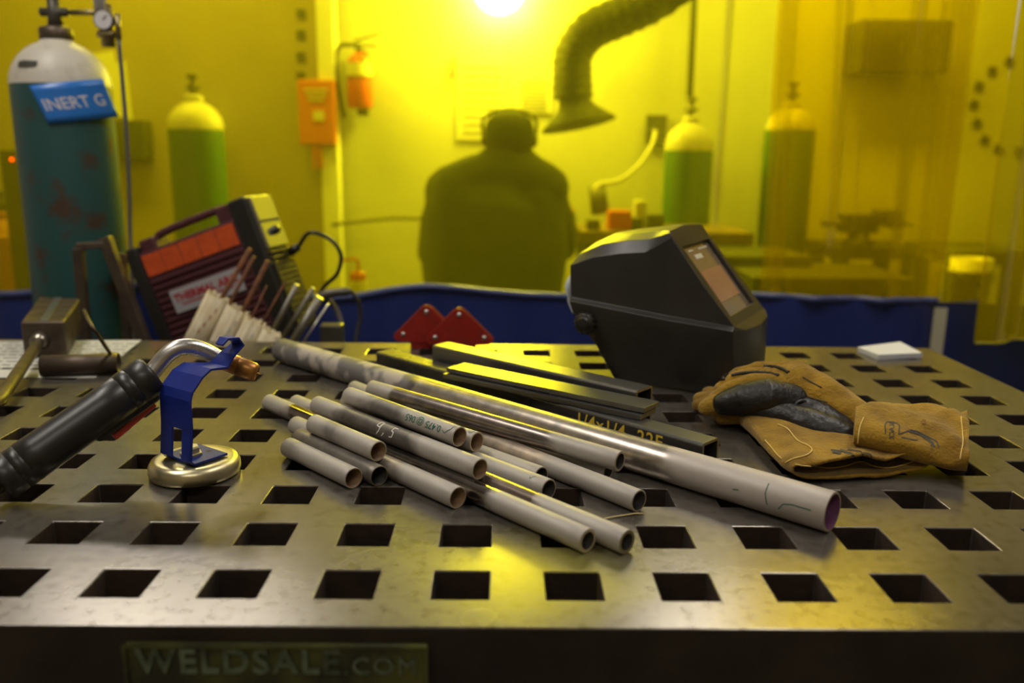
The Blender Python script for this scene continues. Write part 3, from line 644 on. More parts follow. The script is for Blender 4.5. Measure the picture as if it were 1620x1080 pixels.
# fingers of the under glove, mostly hidden beneath the other
def bend(*pts): return catmull(pts, 4)
w2 = (st2[0][0]+st2[0][1])/2
prims = [([w2+V((.012, -.012, 0)), w2+V((-.012, .018, 0)), w2+V((-.014, .042, -.001))], [.020, .022, .019], .75)]
for i, (dx, dy, L_) in enumerate(((-.036, .020, 1), (-.034, .040, 1), (-.022, .058, 1), (-.004, .066, 1))):
    base = w2+V((-.012+i*.006, .030+i*.010, -.003)); prims.append(([base, base+V((dx*.6, dy*.6, -.003)), base+V((dx, dy, -.007))], [.012, .0115, .010]))
prims.append(([w2+V((-.008, -.010, 0)), w2+V((-.035, -.012, -.004)), pz(1132, 652, .0115)], [.015, .012, .0105]))
blob('hand', prims, .0026, M_SUEDE, g2, 5)
# seams and print of the under glove
T2 = bvh(cuff2); F2 = print_fn(T2)
def px_poly(pts, o=(1080, 540), k=3.375): return [(o[0]+a/k, o[1]+c/k) for a, c in pts]
def seam(nm, pts, m, par, fn, r=.0008): 
    pp = catmull([V((*q, 0)) for q in px_poly(pts)], 5); b = MB(); b.sweep([fn(q) for q in pp], r, 6); return b.build(nm, m, par)
seam('stitched_seam', [(505, 455), (560, 480), (610, 540), (670, 570), (688, 595), (660, 620), (590, 640), (548, 662)], M_STITCH, cuff2, F2)
seam('hem_stitching', [(600, 672), (680, 678), (780, 690), (870, 678), (950, 655), (1020, 680), (1100, 688), (1180, 672), (1240, 650)], M_STITCH, cuff2, F2, .0007)
seam('side_stitching', [(440, 540), (470, 575), (500, 612), (530, 640)], M_STITCH, cuff2, F2, .0007)
def px_ink(par, fn, lines, wd=1.9):
    for ln in lines: strokes('printed_emblem', [px_poly(ln)], wd, M_INK, par, fn)
px_ink(cuff2, F2, [[(790, 592), (850, 598), (915, 628)], [(840, 590), (900, 610), (920, 628)], [(880, 590), (950, 600), (962, 622), (948, 648)], [(962, 608), (1000, 615), (1008, 628), (985, 642), (948, 648)], [(985, 622), (970, 632)]])
strokes('printed_patch', [px_poly([(800, 600), (845, 610)])], 4.0, M_INK, cuff2, F2)
# upper glove: hand pointing left, gauntlet to the right
g1 = thing('welding_glove', pz(1330, 700, 0), 'tan suede glove with black leather palm and printed cuff, lying on top of the other', 'glove', 'pair of welding gloves')
st1 = interp([(pz(1350, 700, .036), pz(1352, 655, .046), .012, 0), (pz(1376, 706, .032), pz(1385, 650, .044), .017, .0006), (pz(1440, 722, .025), pz(1448, 656, .038), .019, .0022), (pz(1500, 738, .0190), pz(1505, 659, .033), .0175, .003),
              (pz(1531, 744, .0175), pz(1527, 665, .030), .0165, .003)], 8)
cuff1, ring1 = build_sleeve('cuff', st1, .003, g1, seed=9, inside=.6)
crinkle(cuff1, .0035, .028)
T1 = bvh(cuff1); F1 = print_fn(T1)
seam('hem_stitching', [(1485, 420), (1492, 500), (1490, 580), (1480, 650)], M_STITCH, cuff1, F1, .0007)
seam('stitched_seam', [(965, 425), (945, 470), (935, 520), (932, 560)], M_STITCH, cuff1, F1, .0007)
px_ink(cuff1, F1, [[(1080, 512), (1078, 462), (1090, 446), (1143, 455), (1155, 467), (1150, 515)], [(1150, 515), (1215, 490), (1250, 497), (1352, 550), (1365, 580)], [(1205, 498), (1260, 512), (1340, 572)], [(1225, 500), (1300, 530), (1338, 562)], [(1165, 530), (1215, 540), (1252, 546)], [(1320, 572), (1345, 578)]])
text_on('printed_lettering', 'BLACK', 13, M_INK, cuff1, lambda v: F1(V((1080+1115/3.375 - v.y*.9, 540+492/3.375 + v.x*.72, 0))), bold=.15)
b = MB(); b.lathe([(.0, 0), (.004, 0)], 12, 0); b2 = [F1(V((1080+1285/3.375 + 4*math.cos(i*.5236), 540+448/3.375 + 4*math.sin(i*.5236), 0))) for i in range(12)]
b = MB(); b.add(b2, [tuple(range(12))]); b.build('dark_spot', M_SUEDED, cuff1)
# hand: suede back with three fingers over, black leather thumb and palm below
A_ = lambda u, v, y: py(u, v, y)
prims = [([A_(1372, 680, .352), A_(1335, 668, .372), A_(1290, 640, .400), A_(1255, 618, .425), A_(1238, 612, .435)], [.024, .030, .035, .034, .026]),
         ([A_(1362, 668, .375), A_(1300, 632, .43), A_(1255, 606, .455)], [.020, .026, .024]),
         ([A_(1262, 618, .415), A_(1228, 612, .418), A_(1185, 610, .424), A_(1150, 622, .430), A_(1130, 636, .434)], [.016, .0125, .0120, .0110, .0095]),
         ([A_(1262, 606, .440), A_(1228, 600, .443), A_(1188, 600, .448), A_(1155, 610, .452), A_(1140, 622, .455)], [.016, .0125, .0120, .0110, .0095]),
         ([A_(1262, 594, .465), A_(1232, 590, .470), A_(1198, 591, .474), A_(1168, 598, .478), A_(1150, 610, .480)], [.016, .0125, .0120, .0110, .0095])]
hand1 = blob('back_of_hand', prims, .0022, M_SUEDE, g1, 3); crinkle(hand1, .0045, .020)
prims = [([A_(1285, 652, .388), A_(1258, 642, .390), A_(1215, 634, .392), A_(1172, 637, .398), A_(1146, 643, .405)], [.018, .022, .0245, .0200, .0150])]
th_o = blob('thumb', prims, .0022, M_LEATH, g1, 3); crinkle(th_o, .002, .024)
blob('thumb_tip', [([A_(1150, 645, .409), A_(1130, 645, .414), A_(1118, 649, .418)], [.0140, .0135, .0110])], .0022, M_SUEDE, g1, 3)
prims = [([A_(1195, 652, .388), A_(1235, 660, .376), A_(1275, 676, .356), A_(1315, 690, .340), A_(1350, 700, .328), A_(1362, 704, .324)], [.012, .017, .021, .020, .014, .008]),
         ([A_(1262, 650, .384), A_(1300, 668, .362), A_(1335, 685, .345)], [.018, .020, .016])]
pm_ = blob('leather_palm', prims, .0022, M_LEATH, g1, 3); crinkle(pm_, .004, .026)
# dark fourchettes between the fingers
FH = print_fn(bvh(hand1), lift=.0002)
seam('fourchette', [(262, 196), (300, 186), (350, 180), (410, 179), (465, 185), (512, 197)], M_LEATH, hand1, FH, .0023)
seam('fourchette', [(430, 146), (470, 148), (510, 155), (540, 166), (565, 182)], M_LEATH, hand1, FH, .0024)
seam('fourchette', [(215, 222), (222, 205), (240, 196)], M_LEATH, hand1, FH, .0035)
seam('dark_seam', [(640, 205), (690, 235), (740, 262)], M_LEATH, hand1, FH, .0009)
seam('dark_crease', [(665, 310), (715, 325), (772, 342)], M_INK, hand1, FH, .0008)
b = MB(); b.sweep(catmull([A_(1258, 652, .366), A_(1260, 642, .368), A_(1270, 639, .370), A_(1279, 645, .368), A_(1278, 655, .362)], 4), .0026, 8); b.build('thumb_patch_edge', M_LEATH, hand1)

g2.location.z += .0025; g1.location.z += .0035
# ================================================================== torch holder and torch
holder = thing('magnetic_torch_holder', (-.002, .250, TZ), 'blue bent-plate torch holder bolted on a round magnet with gold-coloured rim', 'torch holder')
b = MB(); b.lathe([(.0, 0.0005), (.041, .0005), (.0445, .002), (.0455, .006), (.0450, .012), (.0425, .0165), (.037, .0185), (.030, .0178), (.0, .0178)], 56, 0, (-.002, .250, TZ))
b.build('magnet_base', M_BRASS, holder)
th = R(55); bu = V((math.cos(th), math.sin(th), 0)); bw = V((-math.sin(th), math.cos(th), 0)); BO = V((.0071, .2169, TZ))
def bp_(a, h, w_): return BO + bu*a + bw*w_ + V((0, 0, h))
WID = .050
prof = [(.043, .0205), (.004, .0205), (.0, .0245), (.0035, .055), (.0045, .086), (.0075, .094), (.020, .107), (.030, .1128), (.050, .1110), (.059, .122), (.071, .1305), (.0655, .1385), (.054, .1395), (.047, .134)]
# width profile: w0,w1 at each station (the top narrows)
wpr = [(0, WID), (0, WID), (0, WID), (0, WID), (0, WID), (0, WID), (0, WID-.001), (0, .045), (0, .030), (0, .022), (0, .019), (0, .018), (.002, .016), (.003, .013)]
b = MB(); T_ = .0026
def bracket_rings():
    for i, ((a, h), (w0, w1)) in enumerate(zip(prof, wpr)):
        p0 = prof[max(i-1, 0)]; p1 = prof[min(i+1, len(prof)-1)]; d = V((p1[0]-p0[0], p1[1]-p0[1], 0)).normalized(); nn = (-d.y, d.x)
        yield [bp_(a+s*nn[0]*T_/2, h+s*nn[1]*T_/2, w_) for s, w_ in ((-1, w0), (1, w0), (1, w1), (-1, w1))]
rg = list(bracket_rings())
def seg(i, wa=None, wb=None):
    A = rg[i]; B_ = rg[i+1]
    def cut(Rg, t0, t1): return [Rg[0].lerp(Rg[3], t0), Rg[1].lerp(Rg[2], t0), Rg[1].lerp(Rg[2], t1), Rg[0].lerp(Rg[3], t1)]
    t0, t1 = (0, 1) if wa is None else (wa, wb)
    P = cut(A, t0, t1) + cut(B_, t0, t1)
    b.add(P, [(0, 3, 7, 4), (1, 5, 6, 2), (0, 4, 5, 1), (3, 2, 6, 7), (0, 1, 2, 3), (4, 7, 6, 5)])
for i in range(len(rg)-1):
    if i == 1: continue
    if i == 2: seg(i, 0, .30); seg(i, .62, 1)
    else: seg(i)
seg(1, 0, .30); seg(1, .62, 1); seg(1, .30, .62) if False else None
o = b.build('bracket', M_BLUEP, holder, bevel=0.0005)
bc = bp_(.018, .0215, .026)
b = MB(); b.lathe([(.0, .010), (.0075, .010), (.009, .008), (.009, .0028), (.0115, .0028), (.0115, 0), (.0, 0)], 6, 0, bc, smooth=False); b.build('bolt', M_BRASS, holder, bevel=.0004)
b = MB(); b.lathe([(.0, .0004), (.0028, .0004)], 16, 0, bp_(.035, .0216, .020)); b.build('bolt_hole', M_INK, holder)

torch = thing('welding_torch', (-.08, .21, TZ+.06), 'black torch handle with curved silver neck and copper nozzle resting in the blue holder', 'welding torch')
ha, hb = V((-.1535, .168, TZ+.0225)), py(241, 592, .262); hdv = (hb-ha).normalized(); HL = (hb-ha).length
b = MB()
pr = [(.0, 0), (.0195, 0), (.0212, .002), (.0212, .016), (.0207, .0164), (.0207, .0170), (.0212, .0174), (.0213, .026), (.0208, .0264), (.0208, .0270), (.0213, .0274), (.0213, .040), (.0211, .05), (.0209, .08), (.0210, .11), (.0213, .132), (.0208, .1324), (.0208, .1330), (.0214, .1334), (.0215, .144), (.0210, .1444), (.0210, .1450), (.0215, .1454), (.0216, HL-.003), (.0200, HL), (.0, HL)]
b.lathe(pr, 36, 0, ha, hdv); handle = b.build('handle', M_BLACK, torch)
dn = (V((0, 0, -1)) + hdv*hdv.z).normalized()
b = MB(); b.beam(ha+hdv*.086+dn*.0125, ha+hdv*.158+dn*.0125, .024, .022, up=dn); b.build('trigger_guard', M_BLACK, handle, bevel=.004, seg=3)
b = MB(); b.beam(ha+hdv*.100+dn*.0300, ha+hdv*.150+dn*.0255, .011, .007, up=dn); b.build('trigger', M_REDPL, torch, bevel=.0015)
def hfn(v):
    sd = (hdv.cross(dn)).normalized(); sd = sd if sd.y < 0 else -sd
    t = .072 + v.x; a = R(5) + v.y/.0204
    return ha + hdv*t + (sd*math.cos(a) - dn*math.sin(a))*.0208
M_EMB = mat('embossed_black', (0.05, 0.046, 0.04), 0.3)
text_on('embossed_lettering', 'Miller', .017, M_EMB, handle, lambda v: hfn(v))
strokes('embossed_emblem', [[(.010*math.cos(t*.42)-.040, .010*math.sin(t*.42)) for t in range(16)], [(-.046, -.006), (-.046, .005), (-.040, -.002), (-.034, .005), (-.034, -.006)]], .0013, M_EMB, handle, lambda v: hfn(v))
npts = catmull([hb-hdv*.004, py(252, 575, .266), py(267, 559, .270), py(284, 550, .275), py(305, 549, .281), py(326, 556, .286), py(347, 568, .290)], 6)
b = MB(); b.sweep(npts, .0088, 20); b.build('neck', M_CHROME, torch)
na = py(346, 567, .290); nd = (py(407, 590, .292)-na).normalized()
b = MB(); b.lathe([(.0, 0), (.0100, 0), (.0100, .005), (.0, .005)], 24, 0, na, nd); b.build('neck_ring', M_DKGREY, torch)
b = MB(); b.lathe([(.0, .004), (.0090, .004), (.0102, .008), (.0104, .022), (.0098, .0225), (.0098, .0235), (.0103, .024), (.0098, .040), (.0082, .044), (.0064, .0445), (.0058, .038), (.0, .038)], 28, 0, na-nd*.002, nd); nz = b.build('nozzle', M_COPPER, torch)
b = MB(); b.sweep([na+nd*.034, na+nd*.047], .0006, 6); b.build('welding_wire', M_COPPER, torch)
b = MB(); b.sweep(catmull([ha+hdv*.004, ha-hdv*.03+V((0, 0, .010)), ha+V((-.10, -.03, -.006)), ha+V((-.25, -.06, -.008))], 6), .0115, 16); b.build('torch_cable', M_BLACKR, torch)

# ================================================================== left: block-headed tool, pipe, sheet of paper
tool = thing('steel_hammer', (-.42, .79, TZ), 'rusty square-tube block with a round rod handle welded to its face', 'hammer')
b = MB()
fl, fr2 = py(32, 509, .74), py(101, 508, .74); hh = fl.z-TZ; bl_, br_ = pz(62, 469, hh), pz(127, 472, hh)
dz_ = lambda p: V((p.x, p.y, TZ+.0005))
c8 = [dz_(fl), dz_(fr2), fr2, fl, dz_(bl_), dz_(br_), br_, bl_]
b.add(c8, [(0, 1, 2, 3), (5, 4, 7, 6), (0, 4, 5, 1), (3, 2, 6, 7), (1, 5, 6, 2), (0, 3, 7, 4)]); b.build('head', M_RUSTSTEEL, tool, bevel=.004, seg=3)
q1_, q2_ = (fl+fr2)/2, (bl_+br_)/2
b = MB(); b.beam(q1_+V((0, .006, .0006)), q2_+V((0, -.006, .0006)), .012, .0022); b.build('weld_seam', M_SEAM, tool, bevel=.0008)
b = MB(); b.sweep([V((-.420, .739, TZ+.028)), py(0, 632, .455), py(-60, 668, .37)], .0085, 18); b.build('handle', M_RUSTSTEEL, tool)
b = MB(); b.sweep([V((-.4200, .741, TZ+.028)), V((-.4215, .734, TZ+.028)), V((-.4235, .727, TZ+.028))], [.016, .0125, .0090], 18); b.build('weld_bead', M_WELD, tool)
pa, pb_ = pz(66, 579, .016), pz(188, 574, .0165)
pt_ = thing('pipe_offcut', (pa+pb_)/2, 'short rusty pipe with a thin bent rod welded on, lying on the paper', 'pipe offcut')
b = MB(); axp = (pb_-pa).normalized(); Lp = (pb_-pa).length
b.lathe([(.0135, 0), (.0155, 0), (.0155, Lp), (.0135, Lp), (.0135, 0)], 28, 0, pa, axp); b.build('pipe', M_RUSTSTEEL, pt_)
b = MB(); b.sweep(catmull([pb_-axp*.010+V((0, 0, .014)), pz(165, 545, .058), pz(142, 510, .095), V((-.376, .800, TZ+.067))], 5), .0026, 10); b.build('rod', M_RUSTSTEEL, pt_)
b = MB(); Q = [pz(-60, 597, .0008), pz(150, 597, .0008), pz(224, 537.5, .0008), pz(-60, 540, .0008)]
b.add(Q+[q+V((0, 0, -.0006)) for q in Q], [(0, 1, 2, 3), (7, 6, 5, 4), (0, 4, 5, 1), (1, 5, 6, 2), (2, 6, 7, 3), (3, 7, 4, 0)])
paper = tag(b.build('paper_sheet', M_PAPER), 'cream printed sheet lying on the back left corner of the table under the pipe', 'paper')
b = MB(); random.seed(3)
for row in range(9):
    yy = .668 + row*.022; x = -.60
    while x < -.245 - (yy-.64)*.25 - .03:
        L_ = random.uniform(.006, .022); hgt = .003 if row else .010
        b.box((x+L_/2, yy, TZ+.0010), (L_, hgt, .0003)); x += L_+random.uniform(.004, .008)
b.build('printed_lines', M_INK, paper, merge=False)

# ================================================================== red magnets at the back edge
def arrow_magnet(cx_, y, lab, s=1.0):
    t = thing('magnetic_square', (cx_, y, TZ), lab, 'magnet', 'red arrow-shaped welding magnets')
    pts = [(-.056, .0075), (-.050, .0015+.0), (-.025, .0005), (-.025, -.0), (.025, -.0), (.050, .0015), (.057, .0075), (.057, .011), (.010, .058), (.004, .062), (-.004, .062), (-.010, .058), (-.056, .011)]
    z0 = TZ+.0125
    def plate(yo, m):
        b = MB(); v0 = [V((cx_+p[0]*s, y+yo-.001, z0+p[1]*s)) for p in pts]; v1 = [p+V((0, .002, 0)) for p in v0]; k = len(pts)
        b.add(v0+v1, [tuple(range(k)), tuple(reversed(range(k, 2*k)))] + [(i, k+i, k+(i+1) % k, (i+1) % k) for i in range(k)]); return b.build('side_plate', m, t, bevel=.0004)
    plate(-.008, M_RED); plate(.008, M_RED)
    b = MB(); b.box((cx_, y, TZ+.0075), (.056*s, .0145, .014)); b.build('foot', M_RED, t, bevel=.001)
    b = MB(); ins = [(-.050, .010), (.050, .010), (.004, .056), (-.004, .056)]; v0 = [V((cx_+p[0]*s, y-.0065, z0+p[1]*s)) for p in ins]; v1 = [p+V((0, .013, 0)) for p in v0]
    b.add(v0+v1, [(0, 1, 2, 3), (7, 6, 5, 4), (0, 4, 5, 1), (1, 5, 6, 2), (2, 6, 7, 3), (3, 7, 4, 0)]); b.build('core', M_DKGREY, t)
    for p in ((-.040, .0135), (.042, .0135), (0, .052)):
        b = MB(); b.lathe([(.0, .003), (.0025, .0025), (.0042, .0008), (.0042, 0)], 16, 0, (cx_+p[0]*s, y-.0088, z0+p[1]*s), V((0, -1, 0))); b.build('rivet', M_CHROME, t)
arrow_magnet(.185, .835, 'red arrow-shaped welding magnet on the left, partly behind its twin', 1.0)
arrow_magnet(.241, .812, 'red arrow-shaped welding magnet on the right, in front of its twin', 1.0)

# ================================================================== note pad
pd = thing('note_pad', pz(1408, 556, 0), 'small white note pad lying near the back right corner of the table', 'note pad')
Q = [pz(1357, 549.5, .008), pz(1390, 562, .008), pz(1459, 559, .008), pz(1424, 541, .008)]
b = MB(); b.add(Q+[V((q.x, q.y, TZ+.0005)) for q in Q], [(0, 1, 2, 3), (7, 6, 5, 4), (0, 4, 5, 1), (1, 5, 6, 2), (2, 6, 7, 3), (3, 7, 4, 0)]); b.build('page_block', M_NOTE, pd)
b = MB(); b.add([q+V((0, 0, .001)) for q in Q]+Q, [(0, 1, 2, 3), (7, 6, 5, 4), (0, 4, 5, 1), (1, 5, 6, 2), (2, 6, 7, 3), (3, 7, 4, 0)]); b.build('top_sheet', M_NOTE, pd)

# sliver on the table
b = MB(); sp = [pz(*q, .0012) for q in ((956, 820), (966, 818), (978, 816), (992, 814), (1004, 812), (1012, 812), (1019, 812))]
b.sweep(catmull(sp, 3), .0011, 6, flat=.5); tag(b.build('wood_sliver', M_STRAW), 'thin straw-coloured sliver lying just in front of the sandy pale tube', 'sliver')

# ================================================================== gas cylinder behind the table, left
def gas_cylinder(x, y, r, z_sh, lab, m_body, m_top, z_split, name='gas_cylinder', group=None, regulator=False, cap=False):
    t = thing(name, (x, y, 0), lab, 'gas cylinder', group)
    b = MB(); b.lathe([(.0, .001), (r*.9, .001), (r, .02), (r, z_split)], 48, 0, (x, y, 0)); b.build('body', m_body, t)
    dome = [(r+.0004, z_split)] + ([(r+.0004, z_sh)] if z_sh > z_split else []) + [(r*math.cos(R(a))+.0002, z_sh + r*.95*math.sin(R(a))) for a in (12, 25, 38, 50, 60, 68)]
    zn = dome[-1][1]
    b = MB(); b.lathe(dome + [(r*.30, zn+.008), (r*.30, zn+.012)], 48, 0, (x, y, 0)); b.build('shoulder', m_top, t)
    b = MB(); b.lathe([(r*.32, zn+.006), (r*.34, zn+.008), (r*.34, zn+.028), (r*.32, zn+.030), (r*.2, zn+.034), (0, zn+.034)], 32, 0, (x, y, 0)); b.build('neck_ring', M_RUSTSTEEL if regulator else m_top, t)
    b = MB(); b.sweep([(x, y, zn+.03), (x, y, zn+.06), (x, y, zn+.10)], [.016, .013, .012], 20); b.sweep([(x-.028, y, zn+.062), (x+.030, y, zn+.062)], .009, 14); v_ = b.build('valve', M_DKGREY, t)
    b = MB(); b.lathe([(.0, 0), (.022, 0), (.026, .006), (.026, .014), (.020, .018), (.0, .018)], 10, 0, (x, y, zn+.10)); b.build('handwheel', M_DKGREY, v_)
    return t, zn
cylc = (py(24, 300, 1.3)+py(180, 300, 1.3))/2
CX, CY, CR = -.627, 1.30, .098
ct, zn = gas_cylinder(CX, CY, CR, TZ+.455, 'teal gas cylinder with cream shoulder and a blue hanging tag, standing left behind the table', M_TEAL, M_CREAM, TZ+.455, regulator=True)
# black scuff on the shoulder
def cyl_fn(z0, ang0, rr): return lambda v: V((CX + rr*math.sin(R(ang0)+v.x/rr), CY - rr*math.cos(R(ang0)+v.x/rr), z0 + v.y))
def dome_fn(ang0): return lambda v: V((CX + (CR*math.cos(R(22)+v.y/CR)+.001)*math.sin(R(ang0)+v.x/CR), CY - (CR*math.cos(R(22)+v.y/CR)+.001)*math.cos(R(ang0)+v.x/CR), TZ+.455 + CR*.95*math.sin(R(22)+v.y/CR)))
strokes('black_patch', [[(-.028, .004), (-.01, .006), (.008, .004), (.022, .004)], [(-.026, .0), (.0, -.001), (.02, .001)]], .010, M_INK, ct, dome_fn(-12))
# regulator
reg = thing('gas_regulator', (py(165, 30, 1.27)), 'brass gas regulator with round white gauge on the teal cylinder', 'regulator')
va = V((CX+.030, CY, zn+.062)); g0 = py(165, 32, 1.27)
b = MB(); b.sweep([va, V((g0.x-.01, 1.285, va.z-.002))], .006, 12); b.build('inlet_stem', M_BRASSV, reg)
b = MB(); b.sweep([g0+V((-.004, .018, .034)), g0+V((-.004, .018, -.05))], [.014, .014], 18); b.sweep([g0+V((-.004, .018, -.02)), g0+V((-.004, .018, -.032))], .021, 18); b.build('regulator_body', M_BRASSV, reg)
b = MB(); b.lathe([(.0, 0), (.019, 0), (.020, .003), (.020, .012), (.0, .012)], 28, 0, g0+V((0, .006, 0)), V((0, -1, 0))); gg = b.build('gauge', M_DKGREY, reg)
b = MB(); b.lathe([(.0, 0), (.0178, 0)], 28, 0, g0+V((0, -.0065, 0)), V((0, -1, 0))); b.build('gauge_face', M_GAUGE, gg)
b = MB(); b.beam(g0+V((0, -.008, 0)), g0+V((.008, -.008, .009)), .0015, .0008, up=V((0, 1, 0))); b.build('gauge_needle', M_INK, gg)
b = MB(); b.sweep([g0+V((.016, .01, 0)), py(183, 34, 1.28)], .005, 12); b.sweep([py(186, 22, 1.28), py(188, 62, 1.28)], .006, 12); b.build('outlet_tee', M_BRASSV, reg)
hose = catmull([py(188, 62, 1.28), py(194, 130, 1.28), py(201, 220, 1.28), py(205, 310, 1.28), py(206, 372, 1.28), py(210, 460, 1.26), py(214, 560, 1.25)], 5)
b = MB(); b.sweep(hose, .0045, 12); tag(b.build('gas_hose', M_HOSE), 'grey gas hose hanging down from the brass regulator', 'hose')
b = MB(); b.lathe([(.0, 0), (.012, 0), (.013, .06), (.012, .11), (.0, .11)], 20, 0, py(159, 16, 1.28)); b.build('flow_tube', M_WHITE, reg)
# hanging tag
tg = thing('blue_tag', (CX, CY-CR, TZ+.42), 'blue plastic tag with white INERT lettering hanging askew on the teal cylinder', 'tag')
RTG = .150
def tag_fn(v):
    y_ = v.y + v.x*math.sin(R(8)); th_ = R(34) + (v.x - v.y*.40)/RTG; a0 = R(20); k = RTG-CR-.0035
    return V((CX - k*math.sin(a0) + RTG*math.sin(th_), CY + k*math.cos(a0) - RTG*math.cos(th_), TZ+.421 + y_))
W2, H2_ = .070, .037
b = MB(); NX, NY = 28, 6; vs = [tag_fn(V((-W2+2*W2*i/NX, -H2_+2*H2_*j/NY, 0))) for j in range(NY+1) for i in range(NX+1)]
b.add(vs, [(j*(NX+1)+i, j*(NX+1)+i+1, (j+1)*(NX+1)+i+1, (j+1)*(NX+1)+i) for j in range(NY) for i in range(NX)], 0, True)
pl_ = b.build('tag_sheet', M_BLUETAG, tg, solid=.0010)
RTG2 = RTG
text_on('white_lettering', 'INERT G', .0315, M_WHITE, pl_, lambda v: (lambda p: p + (p-V((CX, CY, p.z))).normalized()*.0009)(tag_fn(V((v.x-.004, v.y-.003, 0)))), spacing=1.0, bold=.0003)

# rack / cart the welding machine leans in
rack = thing('steel_rack', (-.55, 1.1, 0), 'brown steel frame of leaning square bars between the teal cylinder and the welding machine', 'rack')
zsh = .715
def post(u0, v0, u1, v1, y, wd=.018):
    b = MB(); b.beam(py(u0, v0, y), py(u1, v1, y), wd, wd, up=V((0, 1, 0))); b.build('post', M_RUSTSTEEL, rack, bevel=.002)
post(124, 392, 140, 575, 1.08); post(166, 375, 242, 575, 1.10, .022); post(192, 400, 204, 575, 1.125, .016)
b = MB(); b.beam(py(120, 390, 1.08), py(178, 386, 1.10), .014, .014, up=V((0, 1, 0))); b.build('crossbar', M_RUSTSTEEL, rack, bevel=.002)
zr = py(190, 575, 1.10).z; xl_, xr_ = py(130, 575, 1.10).x-.02, py(245, 575, 1.10).x+.02
b = MB(); b.beam((xl_, 1.10, zr-.01), (xr_, 1.10, zr-.01), .05, .02); b.build('bottom_rail', M_RUSTSTEEL, rack)
for x in (xl_+.015, xr_-.015):
    b = MB(); b.beam((x, 1.10, .002), (x, 1.10, zr-.02), .025, .025); b.build('leg', M_RUSTSTEEL, rack)
cart = thing('shop_cart', (-.24, 1.27, 0), 'dark steel cart behind the table carrying the welding machine', 'cart')
b = MB(); b.box((-.24, 1.26, zsh-.01), (.50, .26, .02)); b.build('shelf', M_DARKM, cart, bevel=.002)
for sx in (-.47, -.01):
    for sy in (1.15, 1.37):
        b = MB(); b.beam((sx, sy, 0.002), (sx, sy, zsh-.021), .025, .025); b.build('leg', M_DARKM, cart)

# ================================================================== welding machine, tilted
wm = thing('welding_machine', (-.25, 1.2, zsh), 'maroon and black portable welding machine with carry handle, leaning at a tilt', 'welding machine')
mo = py(388, 308, 1.17)            # top front corner on the camera side
tl = R(20); yw = R(-11)
ex = V((math.cos(yw), math.sin(yw), 0))                 # towards the front panel (right)
ey = V((-math.sin(yw), math.cos(yw), 0))                # away from the camera
exx = (ex*math.cos(tl) + V((0, 0, math.sin(tl)))).normalized(); ezz = (V((0, 0, math.cos(tl))) - ex*math.sin(tl)).normalized()
def wp(x, y, z): return mo + exx*x + ey*y + ezz*z       # x<0 back, y depth, z<0 down
MROT = Matrix((exx, ey, ezz)).transposed()
LM, DM, HM = .315, .108, .30
def wbox(nm, x0, x1, y0, y1, z0, z1, m, par, bev=.004):
    b = MB(); b.box(wp((x0+x1)/2, (y0+y1)/2, (z0+z1)/2), (x1-x0, y1-y0, z1-z0), 0, MROT); return b.build(nm, m, par, bevel=bev, seg=2)
case = wbox('case', -LM+.03, -.045, .004, DM-.004, -HM, -.035, M_MAROON, wm)
wbox('front_frame', -.048, -.004, 0, DM, -HM, 0, M_BLACK, wm, .006)
wbox('rear_frame', -LM, -LM+.032, 0, DM, -HM, -.018, M_BLACK, wm, .006)
lb = wbox('warning_label', -LM+.036, -.052, .0015, .006, -.088, -.042, M_ORANGE, wm, .0005)
for i in range(1, 5): wbox('label_divider', -LM+.036+i*.0455, -LM+.0372+i*.0455, .0010, .003, -.088, -.042, M_INK, lb, 0)
for i in range(13):
    z = -.097 - i*.0145; wbox('side_rib', -LM+.036, -.052, -.001, .008, z-.008, z, M_MAROON, wm, .002)
lg = wbox('logo_plate', -.245, -.075, -.0045, .002, -.180, -.130, M_LOGOBG, wm, .0005)
text_on('red_lettering', 'THERMAL ARC', .0235, M_LOGORED, lg, lambda v: wp(-.160+v.x, -.0056, -.150+v.y), bold=.0009)
wbox('red_line', -.225, -.095, -.0052, -.004, -.166, -.163, M_LOGORED, lg, 0)
# fascia
fs_ = wbox('front_fascia', -.006, .004, .010, DM-.008, -.115, -.006, M_SILVER, wm, .001)
for i, (yy, zz) in enumerate(((.055, -.082), )):
    b = MB(); b.lathe([(.0, .012), (.008, .012), (.010, 0)], 16, 0, wp(.004, yy, zz), exx); b.build('control_knob', M_BLACK, fs_)
wbox('fascia_stripe', .0038, .005, .012, DM-.01, -.062, -.056, M_INK, fs_, 0)
for i in range(14):
    z = -.122 - i*.0118; wbox('vent_slat', -.006, .003, .010, DM-.008, z-.006, z, M_SILVER if False else M_RUSTSTEEL, wm, .0008)
b = MB(); b.box(wp(-.001, DM/2, -HM/2-.07), (.006, DM-.014, HM-.16), 0, MROT); b.build('front_backing', M_BLACK, wm)
# carry handle
b = MB(); yh = .045
hpts = [wp(-LM+.050, yh, -.034), wp(-LM+.062, yh, -.018), wp(-LM+.082, yh, -.006), wp(-.09, yh, -.004), wp(-.07, yh, -.012)]
b.sweep(catmull(hpts, 4), .0085, 14); b.build('carry_handle', M_MAROON, wm)
wbox('handle_mount', -LM+.030, -LM+.070, .018, .075, -.038, -.008, M_MAROON, wm, .005); wbox('handle_mount', -.090, -.046, .018, .075, -.038, -.001, M_MAROON, wm, .004)
